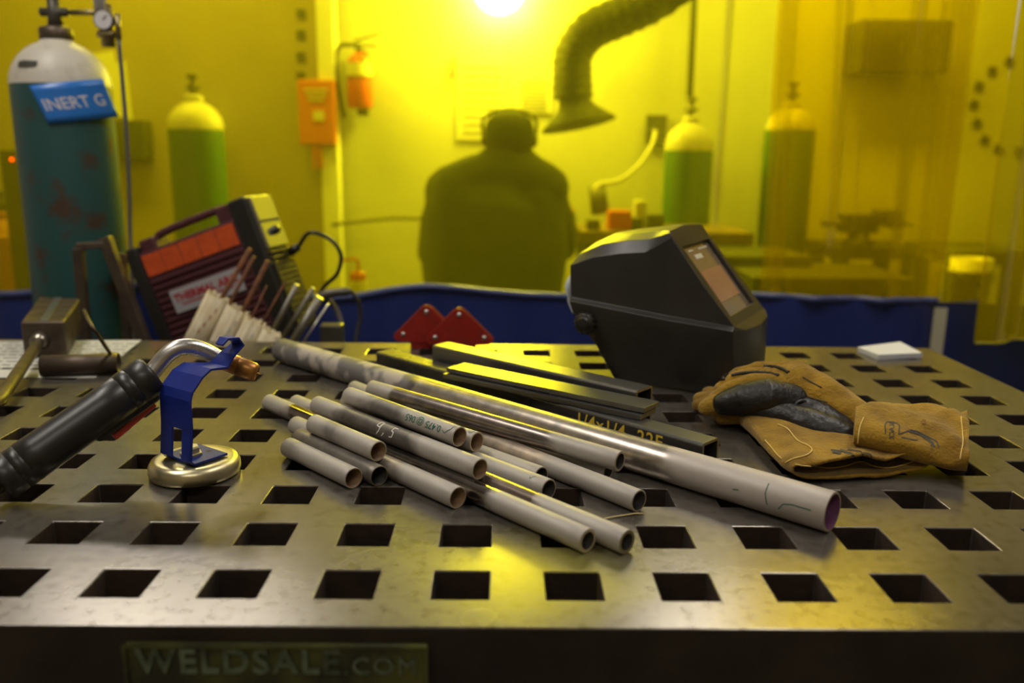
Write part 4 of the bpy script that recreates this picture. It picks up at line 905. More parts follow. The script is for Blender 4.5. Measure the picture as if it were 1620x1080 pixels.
# power cord from the front
b = MB(); b.sweep([wp(.003, .09, -.135), wp(.030, .09, -.128)], [.010, .008], 12); plug = b.build('plug', M_BLACK, wm)
b = MB(); b.sweep(catmull([wp(.028, .09, -.128), py(490, 368, 1.2), py(522, 378, 1.2), py(539, 402, 1.2), py(534, 432, 1.2), py(514, 452, 1.22), py(502, 470, 1.22)], 6), .0045, 10); b.build('power_cord', M_BLACK, wm)
# grey torch with looping cable right of the machine
gt = thing('electrode_holder', py(540, 465, 1.15), 'grey electrode holder with looping cable hooked beside the welding machine', 'electrode holder')
b = MB(); b.sweep(catmull([py(497, 476, 1.15), py(515, 466, 1.15), py(535, 462, 1.15), py(556, 461, 1.15)], 3), [.010]*5+[.009]*4+[.006], 14); b.build('grip', M_DKGREY, gt)
b = MB(); b.sweep(catmull([py(556, 461, 1.15), py(567, 476, 1.15), py(570, 500, 1.15), py(564, 530, 1.14), py(560, 575, 1.12)], 5), .0042, 10); b.build('cable', M_BLACKR, gt)
b = MB(); b.sweep(catmull([py(518, 470, 1.17), py(532, 490, 1.16), py(540, 515, 1.15), py(541, 575, 1.12)], 5), .005, 10); b.build('cable', M_HOSE, gt)
b = MB(); b.box(py(526, 535, 1.10), (.045, .03, .06)); b.build('connector_block', M_DKGREY, gt, bevel=.004)

# paper-wrapped rod tubes with rods
ZTR = .80
labs = ['tallest cream paper tube of rods leaning left behind the table', 'second cream paper tube of rods, right of the tallest', 'third cream paper tube of rods from the left', 'shortest cream paper tube of rods at the right end']
for i, (a, c, r) in enumerate((((346, 467), (293, 575), .0220), ((377, 487), (324, 595), .0215), ((405, 506), (354, 610), .0205), ((431, 524), (384, 620), .0185))):
    yb = .990 - i*.009
    A_, B_ = py(*a, yb+.01), py(*c, yb); d = (B_-A_).normalized(); B_ = A_ + d*((A_.z-ZTR-r*.45)/-d.z)
    t = thing('rod_tube', B_, labs[i], 'rod tube', 'cream paper tubes of filler rods')
    L_ = (B_-A_).length; b = MB(); random.seed(20+i); N = 30
    jag = [random.uniform(-.003, .004) for _ in range(N)]
    q = (B_-A_).to_track_quat('Z', 'Y').to_matrix()
    def rg_(rad, z, j=False): return [A_ + q @ V((rad*math.cos(2*math.pi*k/N), rad*math.sin(2*math.pi*k/N), z + (jag[k] if j else 0))) for k in range(N)]
    R0, R1, I0, I1 = rg_(r, 0, True), rg_(r, L_), rg_(r-.0015, 0, True), rg_(r-.0015, L_)
    b.add(R0+R1, [(k, (k+1) % N, N+(k+1) % N, N+k) for k in range(N)], 0, True); b.add(I0+I1, [(k, N+k, N+(k+1) % N, (k+1) % N) for k in range(N)], 0, True)
    b.add(R0+I0, [(k, N+k, N+(k+1) % N, (k+1) % N) for k in range(N)], 0); b.add(R1+I1, [(k, (k+1) % N, N+(k+1) % N, N+k) for k in range(N)], 0)
    tb = b.build('paper_tube', M_TUBEPAPER, t)
    b = MB()
    camdir = (CAM-A_); camdir = (camdir - (B_-A_).normalized()*camdir.dot((B_-A_).normalized())).normalized(); sdv = (B_-A_).normalized().cross(camdir)
    for k in range(4):
        th_ = R(-20+10*k); s0 = .02 + .016*k
        b.beam(A_+(B_-A_).normalized()*s0+(camdir*math.cos(th_)+sdv*math.sin(th_))*(r+.0003), A_+(B_-A_).normalized()*(s0+.010)+(camdir*math.cos(th_)+sdv*math.sin(th_))*(r+.0003), .0020, .0006, up=camdir)
    b.build('printed_marks', M_LOGORED if i == 0 else M_LOGOBG, tb, merge=False)
rods = [((396, 393), (340, 490), M_RUST, .0045, 'rusty'), ((402, 405), (356, 495), M_RUST, .0035, 'orange rusty'), ((424, 412), (378, 505), M_RUST, .0045, 'brown rusty'), ((422, 452), (392, 515), M_RUST, .0018, 'thin brown'),
        ((452, 445), (410, 520), M_RUST, .0018, 'thin brown'), ((470, 450), (428, 530), M_ROD, .0055, 'grey'), ((496, 455), (440, 545), M_ROD, .0045, 'grey')]
rl = ['rusty rod rising highest from the tallest paper tube', 'orange rusty rod just right of the highest one', 'brown rusty rod leaning in front of the machine front', 'thin brown rod between the brown rod and the grey rods', 'thin dark rod left of the thick grey rod', 'thick grey rod with square top right of the paper tubes', 'grey rod behind the thick grey rod']
for (a, c, m, r, _), lab, yy_ in zip(rods, rl, (.999, .997, .990, .981, .973, 1.03, 1.045)):
    A_, B_ = py(*a, yy_), py(*c, yy_); d = (B_-A_).normalized(); b = MB(); b.sweep([A_, A_+d*((A_.z-ZTR-.003)/-d.z)], r, 10)
    tag(b.build('filler_rod', m), lab, 'rod', 'filler rods behind the table')
for a, c, r, m, lab in (((506, 470), (452, 560), .0085, M_ROD, 'grey steel pipe leaning at the right of the rods'), ((520, 480), (470, 556), .0022, M_CHROME, 'thin bright rod just right of the leaning grey pipe')):
    A_, B_ = py(*a, 1.02), py(*c, 1.015); d = (B_-A_).normalized(); b = MB(); b.sweep([A_, A_+d*((A_.z-ZTR-r-.002)/-d.z)], r, 14)
    tag(b.build('leaning_rod', m), lab, 'rod')
# holder tray those rods stand in
tr_ = thing('rod_tray', (-.17, 1.0, 0), 'dark tray on legs behind the table edge holding the paper tubes and rods', 'tray')
b = MB(); b.box((-.165, 1.0, ZTR-.006), (.46, .17, .010)); b.build('tray_base', M_DARKM, tr_)
for y in (.917, 1.083):
    b = MB(); b.box((-.165, y, ZTR+.012), (.46, .004, .046)); b.build('tray_side', M_DARKM, tr_)
for x in (-.38, .05):
    for y in (.93, 1.07):
        b = MB(); b.beam((x, y, .002), (x, y, ZTR-.012), .02, .02); b.build('leg', M_DARKM, tr_)

# ================================================================== welding curtains
def wavy_top(x):   # height of the blue skirt top
    return TZ - .027 - .006*max(0, x-.6) + .010*math.sin(x*7.5+.2) * (1 if x < .75 else .3) + .006*math.sin(x*15.0)*(1 if x < .75 else .2)
def fold(x, z, kind):
    if kind == 0:
        q = min(max((x-.55)/.35, 0), 1)
        return .018*math.sin(x*9.0) + .010*math.sin(x*21+1) + q*(.020*math.sin(x*37+.3*z) + .012*math.sin(x*71+.5*z))*min(1, max(0, (z-.86)*4)) + (1-q)*.0022*math.sin(x*60+z)
    if kind == 1: return .030*math.sin(x*17.0+.5) + .014*math.sin(x*41+z*1.2)
    return .028*math.sin(x*19+2.0) + .012*math.sin(x*47+z)
def curtain_sheet(nm, x0, x1, zf0, zf1, y0, kind, m, par, nx=160, nz=14, thk=.0):
    b = MB(); vs = []
    for j in range(nz+1):
        for i in range(nx+1):
            x = x0+(x1-x0)*i/nx; za, zb_ = zf0(x), zf1(x); z = za+(zb_-za)*j/nz
            vs.append((x + .004*math.sin(z*4+x*30), y0 + fold(x, z, kind)*(.85+.15*math.cos(z*2)), z))
    b.add(vs, [(j*(nx+1)+i, j*(nx+1)+i+1, (j+1)*(nx+1)+i+1, (j+1)*(nx+1)+i) for j in range(nz) for i in range(nx)], 0, True)
    return b.build(nm, m, par, solid=thk)
cmain = thing('welding_curtain', (.2, 1.62, .1), 'long welding curtain of clear yellow film above and opaque blue vinyl below', 'curtain')
CY0 = 1.62
curtain_sheet('yellow_film', -1.60, 1.47, lambda x: wavy_top(x)-.004, lambda x: 1.90, CY0, 0, M_YELLOW, cmain)
curtain_sheet('blue_skirt', -1.60, 1.47, lambda x: .10, lambda x: wavy_top(x), CY0-.003, 0, M_BLUEV, cmain)
b = MB(); b.sweep([V((x/100, CY0-.006+fold(x/100, 1, 0)*(.85+.15*math.cos(wavy_top(x/100)*2)), wavy_top(x/100)-.004)) for x in range(-160, 147, 2)], .0085, 8, flat=1.0); b.build('hem', M_HEM, cmain)
b = MB(); a_, c_ = py(1489, 487, CY0-.03), py(1489, 560, CY0-.03); b.box((a_.x, CY0-.03, (a_.z+c_.z-.10)/2), (.034, .003, a_.z-c_.z+.10)); b.build('seam_webbing', M_STRIP, cmain)
over = thing('welding_curtain', (1.2, 1.70, .1), 'amber-yellow curtain panel with deep folds hanging behind the right part', 'curtain')
curtain_sheet('amber_film', 1.0, 1.62, lambda x: TZ-.06+.10*max(0, (x-1.1)) * 0 + .02*math.sin(x*12), lambda x: 2.42, 1.70, 1, M_AMBER, over, nx=150)
side_c = thing('welding_curtain', (1.9, 1.50, .1), 'nearest yellow curtain panel at the far right with its lower edge hanging over blue vinyl', 'curtain')
xa = py(1556, 400, 1.48).x
curtain_sheet('yellow_film', xa, 2.55, lambda x: TZ-.118-.006*(x-xa), lambda x: 2.42, 1.48, 2, M_SIDE, side_c, nx=120)
b = MB(); b.sweep([V((xa+(2.55-xa)*i/80, 1.476+fold(xa+(2.55-xa)*i/80, .8, 2), TZ-.118)) for i in range(81)], .003, 6); b.build('hem', M_HEMY, side_c)
blue2 = thing('welding_curtain', (2.0, 1.66, .1), 'blue vinyl lower curtain continuing at the far right behind the pale webbing', 'curtain')
curtain_sheet('blue_skirt', 1.44, 2.6, lambda x: .10, lambda x: TZ-.052-.02*(x-1.44), 1.66, 0, M_BLUEV, blue2, nx=100)
rail = thing('curtain_rail', (.3, 1.6, 2.44), 'steel rail the curtains hang from', 'rail')
b = MB(); b.sweep([(-2.6, 1.62, 1.915), (1.47, 1.62, 1.915)], .014, 12); b.sweep([(1.0, 1.66, 2.44), (3.8, 1.66, 2.44)], .016, 12); b.build('rail_tube', M_ROD, rail)
for x, y_, z_ in ((-1.8, 1.62, 1.915), (-.55, 1.62, 1.915), (.6, 1.62, 1.915), (1.45, 1.62, 1.915), (1.5, 1.66, 2.44), (3.0, 1.66, 2.44)):
    b = MB(); b.sweep([(x, y_, z_), (x, y_, 3.0)], .006, 8); b.build('hanger', M_ROD, rail)

# ================================================================== behind the curtain
WY = 3.75
# task light above the person
gc = py(790, -22, 3.60)
tk = thing('globe_lamp', gc, 'bright white globe lamp on the back wall above the seated person', 'wall lamp')
b = MB(); b.lathe([(.0, 0), (.06, 0), (.06, .02), (.025, .03), (.025, .035), (.0, .035)], 24, 0, V((gc.x, 3.748, gc.z)), V((0, -1, 0))); b.build('wall_mount', M_WPOST, tk)
b = MB(); b.lathe([(.125*math.sin(R(a)), -.125*math.cos(R(a))) for a in range(0, 181, 10)], 28, 0, gc); b.build('globe', M_LAMP, tk)
# white post and grey partition
b = MB(); p0, p1 = py(504, 100, 3.6), py(531, 100, 3.6); b.box(((p0.x+p1.x)/2, 3.62, 1.5), (p1.x-p0.x, .08, 2.998)); tag(b.build('wall_post', M_WPOST, bevel=.004), 'white vertical post on the back wall left of the fire extinguisher', 'post')
b = MB(); b.box(((p0.x-2.6)/2, 3.66, 1.5), (p0.x+2.6-.004, .05, 2.996)); struct(b.build('wall_partition', M_WALLG))
# row of square marks
t = thing('marker_strip', py(476, 70, 3.62), 'vertical row of dark square marks on the wall above the orange pouch', 'wall marking')
for v_ in (22, 55, 90, 121):
    c = py(476, v_, 3.63); b = MB(); b.box(c, (.042, .004, .042)); b.build('square_mark', M_DARKM, t)
t = thing('marker_ring', py(1590, 170, 3.70), 'ring of dark square marks on the wall at the far right', 'wall marking')
for (u, v_) in ((1597, 97), (1570, 112), (1549, 136), (1541, 165), (1546, 195), (1558, 221), (1580, 236), (1612, 240)):
    c = py(u, v_, 3.74); b = MB(); b.box(c, (.040, .006, .040), 0, Matrix.Rotation(R(random.uniform(0, 45)), 3, 'Y')); b.build('square_mark', M_DARKM, t)
# fire blanket pouch
t = thing('fire_blanket_pouch', py(502, 178, 3.58), 'orange-red wall pouch with two pull tapes hanging below it', 'pouch')
a_, c_ = py(471, 126, 3.56), py(533, 230, 3.56); b = MB(); b.box(((a_.x+c_.x)/2, 3.565, (a_.z+c_.z)/2), (c_.x-a_.x, .05, a_.z-c_.z)); pch = b.build('pouch', M_POUCH, t, bevel=.008)
b = MB(); b.box(py(504, 183, 3.535), (.05, .004, .045)); b.build('printed_symbol', M_LABELW, pch)
for i in range(3):
    b = MB(); b.box(py(500, 142+i*8, 3.535), (.11-.02*i, .004, .010)); b.build('printed_line', M_LABELW, pch)
for u in (497, 505):
    b = MB(); q0, q1 = py(u, 230, 3.55), py(u+(4 if u > 500 else 1), 266, 3.55); b.beam(q0, q1, .016, .004, up=V((0, 1, 0))); b.build('pull_tape', M_POUCH, t)
# fire extinguisher
fe = thing('fire_extinguisher', py(568, 120, 3.58), 'red fire extinguisher hanging on the back wall', 'fire extinguisher')
c0, c1 = py(569, 171, 3.6), py(569, 88, 3.6); rr = .060
b = MB(); h_ = c1.z-c0.z; b.lathe([(.0, 0), (rr*.9, 0), (rr, .01), (rr, h_*.86), (rr*.8, h_*.97), (rr*.35, h_*1.06), (.0, h_*1.07)], 32, 0, (c0.x, 3.62, c0.z)); bd = b.build('tank', M_EXTRED, fe)
b = MB(); b.lathe([(rr+.001, h_*.62), (rr+.001, h_*.86)], 32, 0, (c0.x, 3.62, c0.z)); b.build('pale_label', M_LABELW, bd)
b = MB(); b.lathe([(rr+.003, h_*.56), (rr+.003, h_*.60)], 32, 0, (c0.x, 3.62, c0.z)); b.build('strap', M_DARKM, fe)
b = MB(); zt = c0.z+h_*1.07; b.sweep([(c0.x, 3.62, zt-.01), (c0.x, 3.62, zt+.04)], .018, 12); b.beam((c0.x-.02, 3.62, zt+.05), (c0.x+.10, 3.62, zt+.085), .02, .008); b.beam((c0.x-.02, 3.62, zt+.03), (c0.x+.09, 3.62, zt+.03), .02, .008); b.build('valve_lever', M_DARKM, fe)
b = MB(); b.sweep(catmull([(c0.x-.01, 3.60, zt+.03), (c0.x-.09, 3.60, zt+.02), (c0.x-.105, 3.60, zt-.08), (c0.x-.09, 3.60, zt-.22), (c0.x-.075, 3.60, zt-.30)], 6), .010, 10); b.build('discharge_hose', M_BLACKR, fe)
b = MB(); b.box((c0.x, 3.70, c0.z+h_*.5), (.05, .05, .3)); b.build('wall_bracket', M_DARKM, fe)
# papers on the wall
for (u0, v0, u1, v1, lab) in ((722, 92, 800, 222, 'large printed sheet pinned on the wall left above the person'), (818, 122, 872, 180, 'small printed sheet pinned on the wall left of the fume hood')):
    a_, c_ = py(u0, v0, 3.74), py(u1, v1, 3.74); b = MB(); b.box(((a_.x+c_.x)/2, 3.742, (a_.z+c_.z)/2), (c_.x-a_.x, .004, a_.z-c_.z)); sh = tag(b.build('wall_notice', M_PAPERY), lab, 'notice', 'printed sheets on the back wall')
    b = MB(); k = 9
    for i in range(k): b.box(((a_.x+c_.x)/2, 3.738, a_.z-(a_.z-c_.z)*(i+1)/(k+1)), ((c_.x-a_.x)*.75, .002, .007))
    b.build('printed_lines', M_LOGOBG, sh, merge=False)
a_, c_ = py(717, 88, 3.73), py(717, 125, 3.73); b = MB(); b.beam(a_, c_, .012, .012, up=V((0, 1, 0))); tag(b.build('wall_hook', M_DARKM), 'small dark vertical hook beside the large printed sheet', 'hook')
# conduit along the wall
b = MB(); b.sweep([V((-.52, 3.55, TZ-.02)), py(570, 350, 3.55), py(620, 345, 3.55), py(700, 346, 3.55), py(800, 350, 3.55)], .009, 10); tag(b.build('wall_hose', M_HOSE), 'thin brown hose strung along the back wall left of the person', 'hose')
# outlet with white cord and connector
ob = thing('outlet_box', py(1040, 207, 3.72), 'square outlet box on the back wall with a pale cord plugged in', 'outlet')
b = MB(); b.box(py(1038, 206, 3.73), (.10, .03, .145)); b.build('cover_plate', M_DARKM, ob, bevel=.003)
b = MB(); q0 = py(1036, 208, 3.70); b.lathe([(.0, .02), (.025, .02), (.028, 0)], 20, 0, q0, V((0, -1, 0))); b.build('plug', M_BLACKR, ob)
b = MB(); b.sweep(catmull([q0+V((0, -.02, 0)), py(1030, 232, 3.6), py(1010, 262, 3.55), py(980, 285, 3.5), py(952, 290, 3.5), py(943, 296, 3.5)], 6), .010, 10); b.build('pale_cord', M_WHITE, ob)
b = MB(); b.sweep([py(944, 294, 3.5), py(950, 338, 3.5)], [.040, .045], 18); b.build('socket_connector', M_DKGREY, ob)
# vertical drop pipe
b = MB(); q0, q1 = py(1097, -40, 3.6), py(1091, 160, 3.6); b.sweep([V((q0.x, 3.6, 2.98)), q1], .016, 12); tag(b.build('drop_pipe', M_DARKM), 'dark vertical pipe dropping from the ceiling right of the fume hood', 'pipe')
# fume extraction arm
fa = thing('fume_extraction_arm', py(905, 180, 2.95), 'dark flexible fume extraction arm with flared hood above the person', 'extraction arm')
hx = V((.30, .35, -.88)).normalized(); hc = py(905, 176, 2.95)
hdir = V((-.22, 0, -1)).normalized()
b = MB(); b.lathe([(.062, .0), (.066, .035), (.078, .055), (.150, .115), (.152, .122), (.146, .122), (.072, .058), (.060, .035)], 36, 0, py(907, 150, 2.95), V((.20, -.10, -.97)).normalized()); b.build('hood', M_FABDUCT, fa)
duct = catmull([py(907, 156, 2.95), py(905, 115, 2.95), py(908, 82, 2.95), py(935, 48, 2.95), py(985, 25, 2.95), py(1040, -2, 2.95), py(1120, -60, 2.95)], 8)
rad = [.078 + .004*math.sin(i*2.2) for i in range(len(duct))]
b = MB(); b.sweep(duct, rad, 24); b.sweep([duct[-1], duct[-1]+V((.25, .2, .75))], .075, 20); b.build('duct_hose', M_FABDUCT, fa)

# cylinders behind the curtain
def far_cyl(u, y, vtop_split, vneck, r, lab, mb, mt):
    sp = py(u, vtop_split, y); nk = py(u, vneck, y)
    return gas_cylinder(sp.x, y, r, nk.z-.12, lab, mb, mt, sp.z, group=None)
far_cyl(310, 3.1, 205, 155, .113, 'green gas cylinder with pale shoulder behind the film, left of the orange pouch', M_GREENCYL, M_CREAM)
far_cyl(1090, 3.4, 238, 188, .110, 'green gas cylinder with pale shoulder standing right of the outlet box', M_GREENCYL, M_CREAM)
far_cyl(1250, 3.4, 206, 165, .112, 'green gas cylinder seen through folded amber film right of centre', M_GREENCYL, M_CREAM)
far_cyl(8, 2.9, 372, 335, .10, 'brown gas cylinder standing at the far left edge behind the film', M_GOLDTOP, M_GOLDTOP)
# left wall clutter
b = MB(); b.box(py(207, 220, 3.58), (.17, .10, .175)); tag(b.build('switch_box', M_DARKM, bevel=.006), 'dark switch box on the partition right of the teal cylinder', 'box')
for (Q, lab) in (([(130, 88), (180, 80), (196, 185), (150, 185)], 'sheet pinned on the partition behind the gas regulator'), ([(182, 100), (198, 96), (213, 218), (206, 222)], 'narrow sheet pinned on the partition just right of the regulator hose')):
    P = [py(u, v_, 3.628) for (u, v_) in Q]; b = MB(); b.add(P+[p+V((0, .004, 0)) for p in P], [(0, 1, 2, 3), (7, 6, 5, 4), (0, 4, 5, 1), (1, 5, 6, 2), (2, 6, 7, 3), (3, 7, 4, 0)]); tag(b.build('hanging_sheet', M_PAPERY), lab, 'sheet')
b = MB(); b.lathe([(.0, .006), (.004, .005), (.005, 0)], 12, 0, py(19, 252, 2.4), V((0, -1, 0))); l_ = thing('indicator_post', (py(19, 252, 2.4).x, 2.43, 0), 'dark post with a small red light at the far left', 'post'); b.build('red_light', M_LEDR, l_)
b = MB(); q0 = py(19, 252, 2.43); b.box((q0.x, 2.44, (q0.z+.03)/2), (.06, .06, q0.z+.03)); b.build('post', M_DARKM, l_)
# wash bottle on a stool
ws = py(566, 440, 2.3)
st_ = thing('work_stool', (ws.x, 2.3, 0), 'round stool behind the film under the squeeze bottle', 'stool')
zb_ = py(566, 478, 2.3).z
b = MB(); b.lathe([(.0, zb_-.025), (.16, zb_-.025), (.165, zb_-.012), (.16, zb_-.001), (.0, zb_-.001)], 32, 0, (ws.x, 2.3, 0)); b.build('seat', M_DARKM, st_)
for i in range(4):
    a = R(45+90*i); b = MB(); b.sweep([(ws.x+.10*math.cos(a), 2.3+.10*math.sin(a), zb_-.03), (ws.x+.17*math.cos(a), 2.3+.17*math.sin(a), .01)], .011, 10); b.build('leg', M_DARKM, st_)
bt = thing('squeeze_bottle', (ws.x, 2.3, zb_), 'small squeeze bottle with red cap and bent spout, left of the person', 'bottle')
zc = py(566, 441, 2.3).z
b = MB(); b.lathe([(.0, zb_), (.030, zb_), (.032, zb_+.01), (.032, zc-.012), (.026, zc)], 24, 0, (ws.x, 2.3, 0)); b.build('bottle_body', M_LABELW, bt)
b = MB(); b.lathe([(.028, zc-.004), (.028, zc+.022), (.012, zc+.026), (.0, zc+.026)], 20, 0, (ws.x, 2.3, 0)); b.build('cap', M_EXTRED, bt)
b = MB(); b.sweep(catmull([(ws.x+.002, 2.3, zc+.02), (ws.x+.002, 2.3, zc+.058), (ws.x-.012, 2.3, zc+.068), (ws.x-.055, 2.3, zc+.062)], 5), .005, 10); b.build('spout', M_EXTRED, bt)

# benches
def bench(x0, x1, y0, y1, z, lab, m=M_WOOD):
    t = thing('work_bench', ((x0+x1)/2, (y0+y1)/2, 0), lab, 'bench')
    b = MB(); b.box(((x0+x1)/2, (y0+y1)/2, z-.025), (x1-x0, y1-y0, .05)); b.build('bench_top', m, t, bevel=.004)
    for x in (x0+.05, x1-.05):
        for y in (y0+.05, y1-.05):
            b = MB(); b.box((x, y, (z-.05)/2), (.06, .06, z-.052)); b.build('leg', M_DARKM, t)
    b = MB(); b.beam((x0+.05, y0+.05, z*.35), (x1-.05, y0+.05, z*.75), .03, .03); b.build('brace', M_DARKM, t)
    return t
ZB1 = py(1000, 362, 3.0).z
bench(.62, 1.33, 2.86, 3.25, ZB1, 'bench in front of the seated person, cluttered with small boxes')
def clutter(nm, u0, v0, u1, z, y, d, m, lab, cat):
    a_ = py(u0, v0, y); c_ = py(u1, v0, y); b = MB(); b.box(((a_.x+c_.x)/2, y+d/2, (a_.z+z)/2+.0005), (c_.x-a_.x, d, a_.z-z)); return tag(b.build(nm, m, bevel=.006), lab, cat)
clutter('tool_box', 964, 334, 1000, ZB1, 2.92, .10, M_ORANGE, 'orange box on the bench right of the person', 'box')
clutter('parts_box', 1000, 345, 1018, ZB1, 2.92, .08, M_DARKM, 'small dark box between orange box and bottle carton', 'box')
clutter('carton', 1006, 318, 1024, ZB1, 3.05, .08, M_LABELW, 'pale tall carton standing on the bench', 'box')
clutter('parts_box', 1026, 340, 1052, ZB1, 2.92, .10, M_DARKM, 'dark box at the right end of the cluttered bench', 'box')
clutter('parts_box', 930, 348, 950, ZB1, 2.90, .10, M_DARKM, 'low dark box nearest the person on the bench', 'box')
ZB2 = py(1400, 393, 3.1).z
bench(py(1320, 393, 3.1).x, py(1470, 393, 3.1).x, 3.1, 3.5, ZB2, 'dark work bench seen through the folded film on the right', M_DARKM)
vs_ = thing('bench_vise', (py(1365, 380, 3.15).x, 3.2, ZB2), 'dark bench vise standing on the right-hand bench', 'vise')
vx = py(1365, 380, 3.15).x
b = MB(); b.lathe([(.0, 0), (.07, 0), (.07, .02), (.045, .03), (.045, .07), (.0, .07)], 20, 0, (vx, 3.2, ZB2+.001)); b.build('vise_base', M_DARKM, vs_)
b = MB(); b.box((vx-.01, 3.2, ZB2+.10), (.16, .09, .08)); b.box((vx+.085, 3.2, ZB2+.13), (.03, .12, .06)); b.box((vx+.145, 3.2, ZB2+.12), (.035, .12, .08)); b.build('vise_jaws', M_DARKM, vs_, bevel=.008)
b = MB(); b.sweep([(vx-.17, 3.2, ZB2+.10), (vx+.2, 3.2, ZB2+.10)], .014, 12); b.sweep([(vx+.2, 3.12, ZB2+.10), (vx+.2, 3.28, ZB2+.10)], .007, 8); b.build('vise_screw', M_ROD, vs_)
# right: small table, bucket
ZB3 = py(1530, 398, 2.6).z
t = bench(py(1508, 398, 2.6).x, py(1640, 398, 2.6).x, 2.6, 3.0, ZB3, 'dark table at the far right behind the pale bucket', M_DARKM)
bk = thing('bucket', (py(1532, 440, 2.4).x, 2.4, 0), 'pale plastic bucket on a crate at the far right behind the film', 'bucket')
bx = py(1534, 440, 2.4).x; z1_ = py(1534, 408, 2.4).z; z0_ = z1_-.30
b = MB(); b.lathe([(.0, z0_), (.058, z0_), (.068, z1_-.05), (.073, z1_-.05), (.073, z1_-.042), (.069, z1_-.04), (.070, z1_), (.066, z1_), (.06, z0_+.01), (0, z0_+.01)], 32, 0, (bx, 2.4, 0)); b.build('pail', M_BUCKET, bk)
b = MB(); b.sweep(catmull([(bx-.071, 2.4, z1_-.03), (bx-.05, 2.34, z1_-.07), (bx, 2.32, z1_-.085), (bx+.05, 2.34, z1_-.07), (bx+.071, 2.4, z1_-.03)], 5), .003, 8); b.build('bail_handle', M_ROD, bk)
b = MB(); b.box((bx, 2.4, z0_/2), (.22, .22, z0_-.002)); tag(b.build('storage_crate', M_WOOD, bevel=.005), 'wooden crate under the pale bucket', 'crate')
b = MB(); a_, c_ = py(1192, 425, 2.25), py(1448, 446, 2.25); zz_ = a_.z
b.box(((a_.x+c_.x)/2, 2.45, zz_/2-.012), (c_.x-a_.x, .40, zz_-.03)); tag(b.build('floor_cabinet', M_DARKM, bevel=.008), 'low dark cabinet standing on the floor behind the film right of the helmet', 'cabinet')
# dark wall cabinet
a_, c_ = py(1366, 30, 3.55), py(1500, 116, 3.55)
wc_ = thing('wall_cabinet', ((a_.x+c_.x)/2, 3.65, c_.z), 'dark cabinet hanging on the back wall upper right', 'cabinet')
b = MB(); b.box(((a_.x+c_.x)/2, 3.65, (a_.z+c_.z)/2), (c_.x-a_.x, .2, a_.z-c_.z)); b.build('cabinet_body', M_DARKM, wc_, bevel=.004)
for s in (-1, 1):
    b = MB(); b.box(((a_.x+c_.x)/2+s*(c_.x-a_.x)/4, 3.545, (a_.z+c_.z)/2), ((c_.x-a_.x)/2-.01, .012, a_.z-c_.z-.02)); dr = b.build('door', M_RUSTSTEEL, wc_, bevel=.002)
    b = MB(); b.box(((a_.x+c_.x)/2+s*.03, 3.53, (a_.z+c_.z)/2), (.01, .02, .06)); b.build('handle', M_ROD, dr)
# power source with red indicator, behind the helmet
ps = thing('power_source', py(1185, 430, 2.5), 'dark welding power source with a red indicator behind the helmet', 'power source')
pc = py(1185, 440, 2.5); zt_ = py(1185, 405, 2.5).z
b = MB(); b.box((pc.x+.06, 2.7, zt_/2), (.36, .36, zt_-.002)); b.build('cabinet_body', M_DARKM, ps, bevel=.01)
b = MB(); q0 = py(1170, 428, 2.51); b.lathe([(.0, .012), (.008, .010), (.011, 0)], 14, 0, q0, V((0, -1, 0))); b.build('red_indicator', M_LEDR, ps)
b = MB(); b.box((pc.x+.08, 2.52, zt_-.10), (.18, .01, .12)); b.build('control_panel', M_DKGREY, ps)

